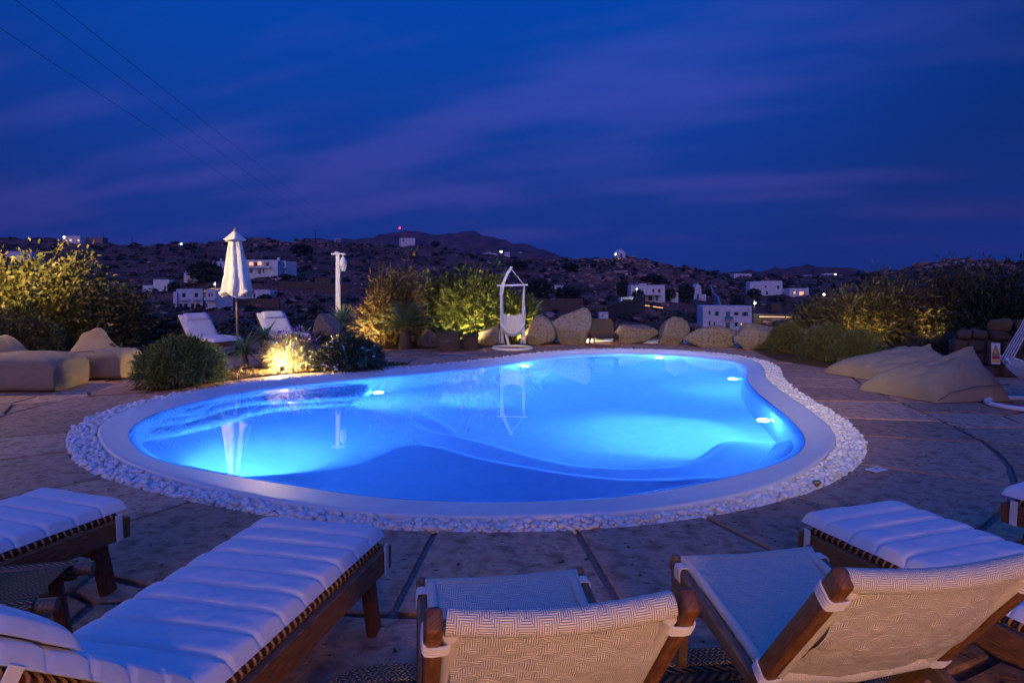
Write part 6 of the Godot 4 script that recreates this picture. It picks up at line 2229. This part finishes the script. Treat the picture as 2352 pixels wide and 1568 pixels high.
func make_hanging_chairs() -> void:
	swing("white hanging chair with cotton fringes before the lit shrubs", ground_at(1177, 15.05), 0.0)
	var t := thing("hammock_chair", "hammock chair on a white ring stand cut by the right edge", "hanging chair", Vector3(6.34, 0, -8.25), 0.0)
	var mb := MB.new()
	var pts := PackedVector3Array()
	for i in 33:
		var a := TAU * i / 32.0
		pts.append(Vector3(cos(a) * 0.52, 0.03, sin(a) * 0.45))
	mb.tube(pts, 0.03, 10, false)
	obj("base_ring", mb.mesh(M.white_steel), t)
	pts = PackedVector3Array()
	for q in [Vector3(0.5, 0.03, -0.1), Vector3(0.72, 0.5, -0.15), Vector3(0.82, 1.1, -0.15), Vector3(0.68, 1.65, -0.1), Vector3(0.38, 1.92, 0.0), Vector3(0.2, 1.94, 0.0)]: pts.append(q)
	mb = MB.new()
	mb.tube(pts, 0.034, 10)
	obj("mast", mb.mesh(M.white_steel), t)
	for side in 2:
		mb = MB.new()
		mb.grid(30, 16, func(u, w):
			var uu: float = u if side == 0 else 1.0 - u
			var a: float = uu * 2.0 - 1.0
			var b: float = w * 2.0 - 1.0
			var taper: float = 1.0 - 0.75 * pow(absf(a), 3.0)
			return Vector3(a * 0.5 + 0.14, 0.22 + 0.34 * pow(absf(a), 1.7) + 0.16 * b * b * taper - side * 0.012 + 0.012 * sin(a * 14.0 + b * 3.0), -b * 0.36 * taper))
		obj("cloth_seat", mb.mesh(M.cotton), t)
	for s in [-1, 1]:
		pts = PackedVector3Array()
		for i in 25:
			var a := i / 12.0 - 1.0
			var taper := 1.0 - 0.75 * pow(absf(a), 3.0)
			pts.append(Vector3(a * 0.5 + 0.14, 0.225 + 0.34 * pow(absf(a), 1.7) + 0.16 * taper, s * 0.36 * taper))
		mb = MB.new()
		mb.tube(pts, 0.013, 7)
		obj("hem_cord", mb.mesh(M.cotton), t)
		for k in 5:
			mb = MB.new()
			mb.tube(PackedVector3Array([Vector3(s * 0.5 + 0.14, 0.57, (k - 2) * 0.045), Vector3(s * 0.3 + 0.16, 0.96, (k - 2) * 0.035), Vector3(0.24, 1.84, 0)]), 0.008, 5)
			obj("rope", mb.mesh(M.cotton), t)
		mb = MB.new()
		mb.tube(PackedVector3Array([Vector3(s * 0.47 + 0.14, 0.55, 0.05), Vector3(s * 0.5 + 0.14, 0.58, 0.0), Vector3(s * 0.47 + 0.14, 0.55, -0.05)]), 0.028, 8)
		obj("knot", mb.mesh(M.cotton), t)
	strands(t, Vector3(-0.14, 0.44, 0.3), 0.42, 8, 0.05)
	strands(t, Vector3(0.22, 0.42, 0.32), 0.4, 8, 0.05)

func make_baskets() -> void:
	for b in [["larger square wicker basket left of the pair by the hanging chair", 1030, 14.7, 0.5, 0.4, 0.36], ["smaller round cornered wicker basket right of the pair", 1080, 14.9, 0.34, 0.31, 0.3]]:
		var t := thing("wicker_basket", b[0], "basket", ground_at(b[1], b[2]), 0.15, "pair of wicker baskets")
		var w: float = b[3] * 0.5
		var h: float = b[4]
		var d: float = b[5] * 0.5
		var mb := MB.new()
		mb.grid(40, 10, func(u, v):
			var a: float = TAU * u
			var x: float = signf(cos(a)) * pow(absf(cos(a)), 0.35)
			var z: float = signf(sin(a)) * pow(absf(sin(a)), 0.35)
			var k: float = 0.94 + 0.06 * v
			return Vector3(x * w * k, v * h, -z * d * k), true)
		obj("body", mb.mesh(M.wicker), t)
		mb = MB.new()
		var pts := PackedVector3Array()
		for i in 33:
			var a := TAU * i / 32.0
			pts.append(Vector3(signf(cos(a)) * pow(absf(cos(a)), 0.35) * w, h, -signf(sin(a)) * pow(absf(sin(a)), 0.35) * d))
		mb.tube(pts, 0.018, 8, false, 4.0)
		obj("rim_braid", mb.mesh(M.wicker), t)
		mb = MB.new()
		mb.box(Vector3(0, h * 0.75, 0), Vector3(w * 1.8, 0.02, d * 1.8), Basis.IDENTITY, 0.005)
		obj("lining", mb.mesh(M.rope_dark), t)
		for s in [-1, 1]:
			mb = MB.new()
			pts = PackedVector3Array()
			for i in 9:
				var a := PI * i / 8.0
				pts.append(Vector3(s * w * 1.02, h - 0.02 + sin(a) * 0.07, cos(a) * 0.08))
			mb.tube(pts, 0.011, 6)
			obj("handle", mb.mesh(M.wicker), t)
	# straw bag
	var t := thing("straw_bag", "straw bag with two round handles behind the bean bag chaise", "bag", ground_at(256, 11.4), -0.2)
	var mb := MB.new()
	mb.grid(30, 8, func(u, v):
		var a: float = TAU * u
		return Vector3(cos(a) * 0.19 * (0.85 + 0.2 * v), v * 0.36, -sin(a) * 0.1 * (0.9 + 0.1 * v)), true)
	obj("body", mb.mesh(M.wicker), t)
	for z in [-0.09, 0.09]:
		var pts := PackedVector3Array()
		for i in 11:
			var a := PI * i / 10.0
			pts.append(Vector3(cos(a) * 0.07 + z * 0.9, 0.35 + sin(a) * 0.13, z))
		mb = MB.new()
		mb.tube(pts, 0.013, 7)
		obj("handle", mb.mesh(M.wicker), t)
	# wicker lounger at the boulders
	t = thing("wicker_lounger", "low wicker lounger with teak legs between the boulders", "lounge chair", ground_at(1389, 15.7), 0.06)
	mb = MB.new()
	mb.grid(14, 14, func(u, w):
		var a: float = u - 0.5
		return Vector3(a * 0.56, 0.27 + w * 0.33, -0.25 - w * 0.28 + 0.05 * sin(PI * w)))
	mb.grid(14, 14, func(u, w):
		var a: float = 0.5 - u
		return Vector3(a * 0.56, 0.27 + w * 0.33, -0.28 - w * 0.28 + 0.05 * sin(PI * w)))
	obj("back", mb.mesh(M.wicker), t)
	mb = MB.new()
	mb.grid(14, 14, func(u, w):
		var a: float = u - 0.5
		return Vector3(a * 0.56, 0.22 + 0.05 * w - 0.02 * sin(PI * w), 0.25 - w * 0.5))
	mb.grid(14, 14, func(u, w):
		var a: float = 0.5 - u
		return Vector3(a * 0.56, 0.20 + 0.05 * w - 0.02 * sin(PI * w), 0.25 - w * 0.5))
	obj("seat", mb.mesh(M.wicker), t)
	for s in [-1, 1]:
		mb = MB.new()
		mb.beam(Vector3(s * 0.29, 0.24, 0.27), Vector3(s * 0.29, 0.27, -0.3), 0.035, 0.045, Vector3.UP, 0.005)
		obj("side_rail", mb.mesh(M.teak), t)
		mb = MB.new()
		mb.beam(Vector3(s * 0.29, 0.25, 0.25), Vector3(s * 0.29, 0.0, 0.28), 0.035, 0.045, Vector3(0, 0, 1), 0.005)
		obj("front_leg", mb.mesh(M.teak), t)
		mb = MB.new()
		mb.beam(Vector3(s * 0.29, 0.3, -0.1), Vector3(s * 0.29, 0.0, -0.4), 0.035, 0.045, Vector3(0, 0, 1), 0.005)
		obj("rear_leg", mb.mesh(M.teak), t)
	mb = MB.new()
	mb.box(Vector3(0, 0.11, 0.265), Vector3(0.56, 0.04, 0.03), Basis.IDENTITY, 0.004)
	obj("stretcher", mb.mesh(M.teak), t)

# ---------- lamps ----------
func lamp_post(label: String, at: Vector3, lit: bool, hgt := 2.08) -> Node3D:
	var t := thing("lamp_post", label, "lamp post", at)
	var mb := MB.new()
	mb.box(Vector3(0, hgt * 0.5, 0), Vector3(0.09, hgt, 0.09), Basis.IDENTITY, 0.006)
	obj("post", mb.mesh(M.white_paint), t)
	mb = MB.new()
	mb.box(Vector3(0.02, hgt + 0.02, 0), Vector3(0.3, 0.04, 0.16), Basis.IDENTITY, 0.01)
	mb.box(Vector3(-0.02, hgt + 0.055, 0), Vector3(0.1, 0.03, 0.08), Basis.IDENTITY, 0.005)
	obj("cap_plate", mb.mesh(M.white_paint), t)
	mb = MB.new()
	mb.lathe([Vector2(0.002, -0.36), Vector2(0.05, -0.35), Vector2(0.066, -0.28), Vector2(0.066, -0.2)], Vector3(0.12, hgt, 0.02), 14)
	obj("lantern_glass", mb.mesh(M["warm_glow" if lit else "bulb_glass"]), t)
	mb = MB.new()
	mb.lathe([Vector2(0.075, -0.24), Vector2(0.08, -0.2), Vector2(0.07, -0.12), Vector2(0.04, -0.06), Vector2(0.012, -0.04), Vector2(0.012, 0.0)], Vector3(0.12, hgt, 0.02), 14)
	obj("lantern_hood", mb.mesh(M.white_paint), t)
	mb = MB.new()
	for k in 4:
		var a := TAU * k / 4 + 0.4
		mb.tube(PackedVector3Array([Vector3(0.12 + cos(a) * 0.075, hgt - 0.2, 0.02 + sin(a) * 0.075), Vector3(0.12 + cos(a) * 0.073, hgt - 0.29, 0.02 + sin(a) * 0.073), Vector3(0.12 + cos(a) * 0.045, hgt - 0.37, 0.02 + sin(a) * 0.045)]), 0.005, 5)
	obj("guard", mb.mesh(M.white_paint), t)
	return t

func garden_spot(label: String, at: Vector3, to: Vector3, col: Color, power: float, cone := 70.0) -> void:
	var dir := (to - at).normalized()
	var t := thing("garden_spotlight", label, "spotlight", at, 0, "spike lights among the plants")
	var b := Basis.looking_at(dir, Vector3.UP if absf(dir.y) < 0.95 else Vector3.RIGHT) * Basis(Vector3.RIGHT, -PI / 2)
	var mb := MB.new()
	mb.lathe([Vector2(0.012, -0.12), Vector2(0.04, -0.1), Vector2(0.048, 0.0), Vector2(0.05, 0.03), Vector2(0.043, 0.03)], Vector3.ZERO, 14, b)
	obj("housing", mb.mesh(M.dark_metal), t)
	mb = MB.new()
	mb.lathe([Vector2(0.043, 0.012), Vector2(0.03, 0.02), Vector2(0.001, 0.024)], Vector3.ZERO, 14, b)
	obj("lamp_lens", mb.mesh(M.warm_glow), t)
	mb = MB.new()
	mb.tube(PackedVector3Array([Vector3(0, -0.12, 0), -dir * 0.1]), 0.01, 6)
	obj("spike", mb.mesh(M.dark_metal), t)
	spot(at + dir * 0.06, to, col, power, cone, 0.8, 0.045)

func make_lamps() -> void:
	lamp_post("unlit white lantern post behind the spiky yucca", ground_at(776, 15.2), false)
	var warm := Color(1.0, 0.70, 0.34)
	var gl := thing("garden_light", "brightly shining garden light at the foot of the purple flowers", "garden light", ground_at(647, 11.38))
	var gm := MB.new()
	gm.lathe([Vector2(0.012, -0.05), Vector2(0.03, 0.02), Vector2(0.034, 0.09), Vector2(0.02, 0.1)], Vector3.ZERO, 12)
	obj("housing", gm.mesh(M.dark_metal), gl)
	gm = MB.new()
	gm.lathe([Vector2(0.02, 0.1), Vector2(0.042, 0.125), Vector2(0.045, 0.15), Vector2(0.03, 0.18), Vector2(0.001, 0.188)], Vector3.ZERO, 14)
	obj("bulb", gm.mesh(M.warm_glow), gl)
	lamp(ground_at(647, 11.38) + Vector3(0, 0.145, 0), Color(1.0, 0.86, 0.6), 6.0, 0.04)
	garden_spot("spike light hidden behind the brown wispy shrub", ground_at(828, 14.9) + Vector3(0, 0.12, 0), ground_at(885, 16.2) + Vector3(0, 1.3, 0), Color(1.0, 0.82, 0.54), 5.5, 60)
	garden_spot("spike light at the foot of the tall green shrub behind the baskets", ground_at(1062, 15.2) + Vector3(0, 0.14, 0), ground_at(1085, 16.6) + Vector3(0, 1.3, 0), Color(1.0, 0.87, 0.58), 8.0, 60)
	garden_spot("spike light behind the hanging chair", ground_at(1196, 15.75) + Vector3(0, 0.12, 0), ground_at(1180, 16.5) + Vector3(0, 1.0, 0), Color(1.0, 0.8, 0.5), 5.0, 60)
	garden_spot("spike light in the tamarisks behind the bean bags", ground_at(2150, 15.3) + Vector3(0, 0.12, 0), ground_at(2120, 16.4) + Vector3(0, 1.2, 0), Color(1.0, 0.84, 0.48), 1.5, 55)
	garden_spot("spike light behind the ball shrubs", ground_at(1985, 15.0) + Vector3(0, 0.12, 0), ground_at(2000, 16.2) + Vector3(0, 1.2, 0), Color(1.0, 0.84, 0.48), 1.5, 55)
	garden_spot("low light beyond the wicker lounger", ground_at(1322, 16.75) + Vector3(0, 0.2, 0), ground_at(1440, 17.0) + Vector3(0, 0.05, 0), Color(1.0, 0.86, 0.58), 3.0, 70)
	# lit lantern on a post at the left, outside the picture, and the villa's lamps behind the viewer
	var lp := lamp_post("lit white lantern post beside the left bean bags", Vector3(-8.9, 0, -10.2), true, 2.9)
	lamp(Vector3(-8.78, 2.62, -10.18), Color(1.0, 0.82, 0.52), 5.5, 0.05)
	lp = lamp_post("lit lantern post on the villa side of the terrace", Vector3(0.7, 0, 0.75), true, 0.95)
	lamp(Vector3(0.82, 0.67, 0.77), Color(1.0, 0.74, 0.38), 5.5, 0.2)
	spot(Vector3(-8.8, 2.75, -10.3), Vector3(-9.4, 1.9, -13.2), Color(1.0, 0.84, 0.5), 42.0, 30.0, 0.6, 0.05)  # added spot without a fixture, brightens the large shrub
	spot(Vector3(-8.75, 2.8, -10.3), Vector3(-5.0, 1.7, -14.2), Color(1.0, 0.88, 0.66), 34.0, 14.0, 0.6, 0.05)  # second added spot, no housing, brightens the closed umbrella
	var fl := thing("floodlight", "floodlight high on a pole behind the viewer", "floodlight", Vector3(-1.5, 0, 7.0))
	var mb := MB.new()
	mb.tube(PackedVector3Array([Vector3.ZERO, Vector3(0, 4.4, 0)]), 0.05, 8)
	obj("pole", mb.mesh(M.dark_metal), fl)
	mb = MB.new()
	mb.box(Vector3(0, 4.45, -0.05), Vector3(0.34, 0.24, 0.1), Basis.IDENTITY, 0.01)
	obj("housing", mb.mesh(M.dark_metal), fl)
	mb = MB.new()
	mb.box(Vector3(0, 4.45, -0.102), Vector3(0.3, 0.2, 0.006), Basis.IDENTITY, 0.002)
	obj("lamp_glass", mb.mesh(M.warm_glow), fl)
	spot(Vector3(-1.5, 4.45, 6.86), Vector3(4.0, 1.0, -16.0), Color(1.0, 0.88, 0.68), 230.0, 13.0, 0.6, 0.12)
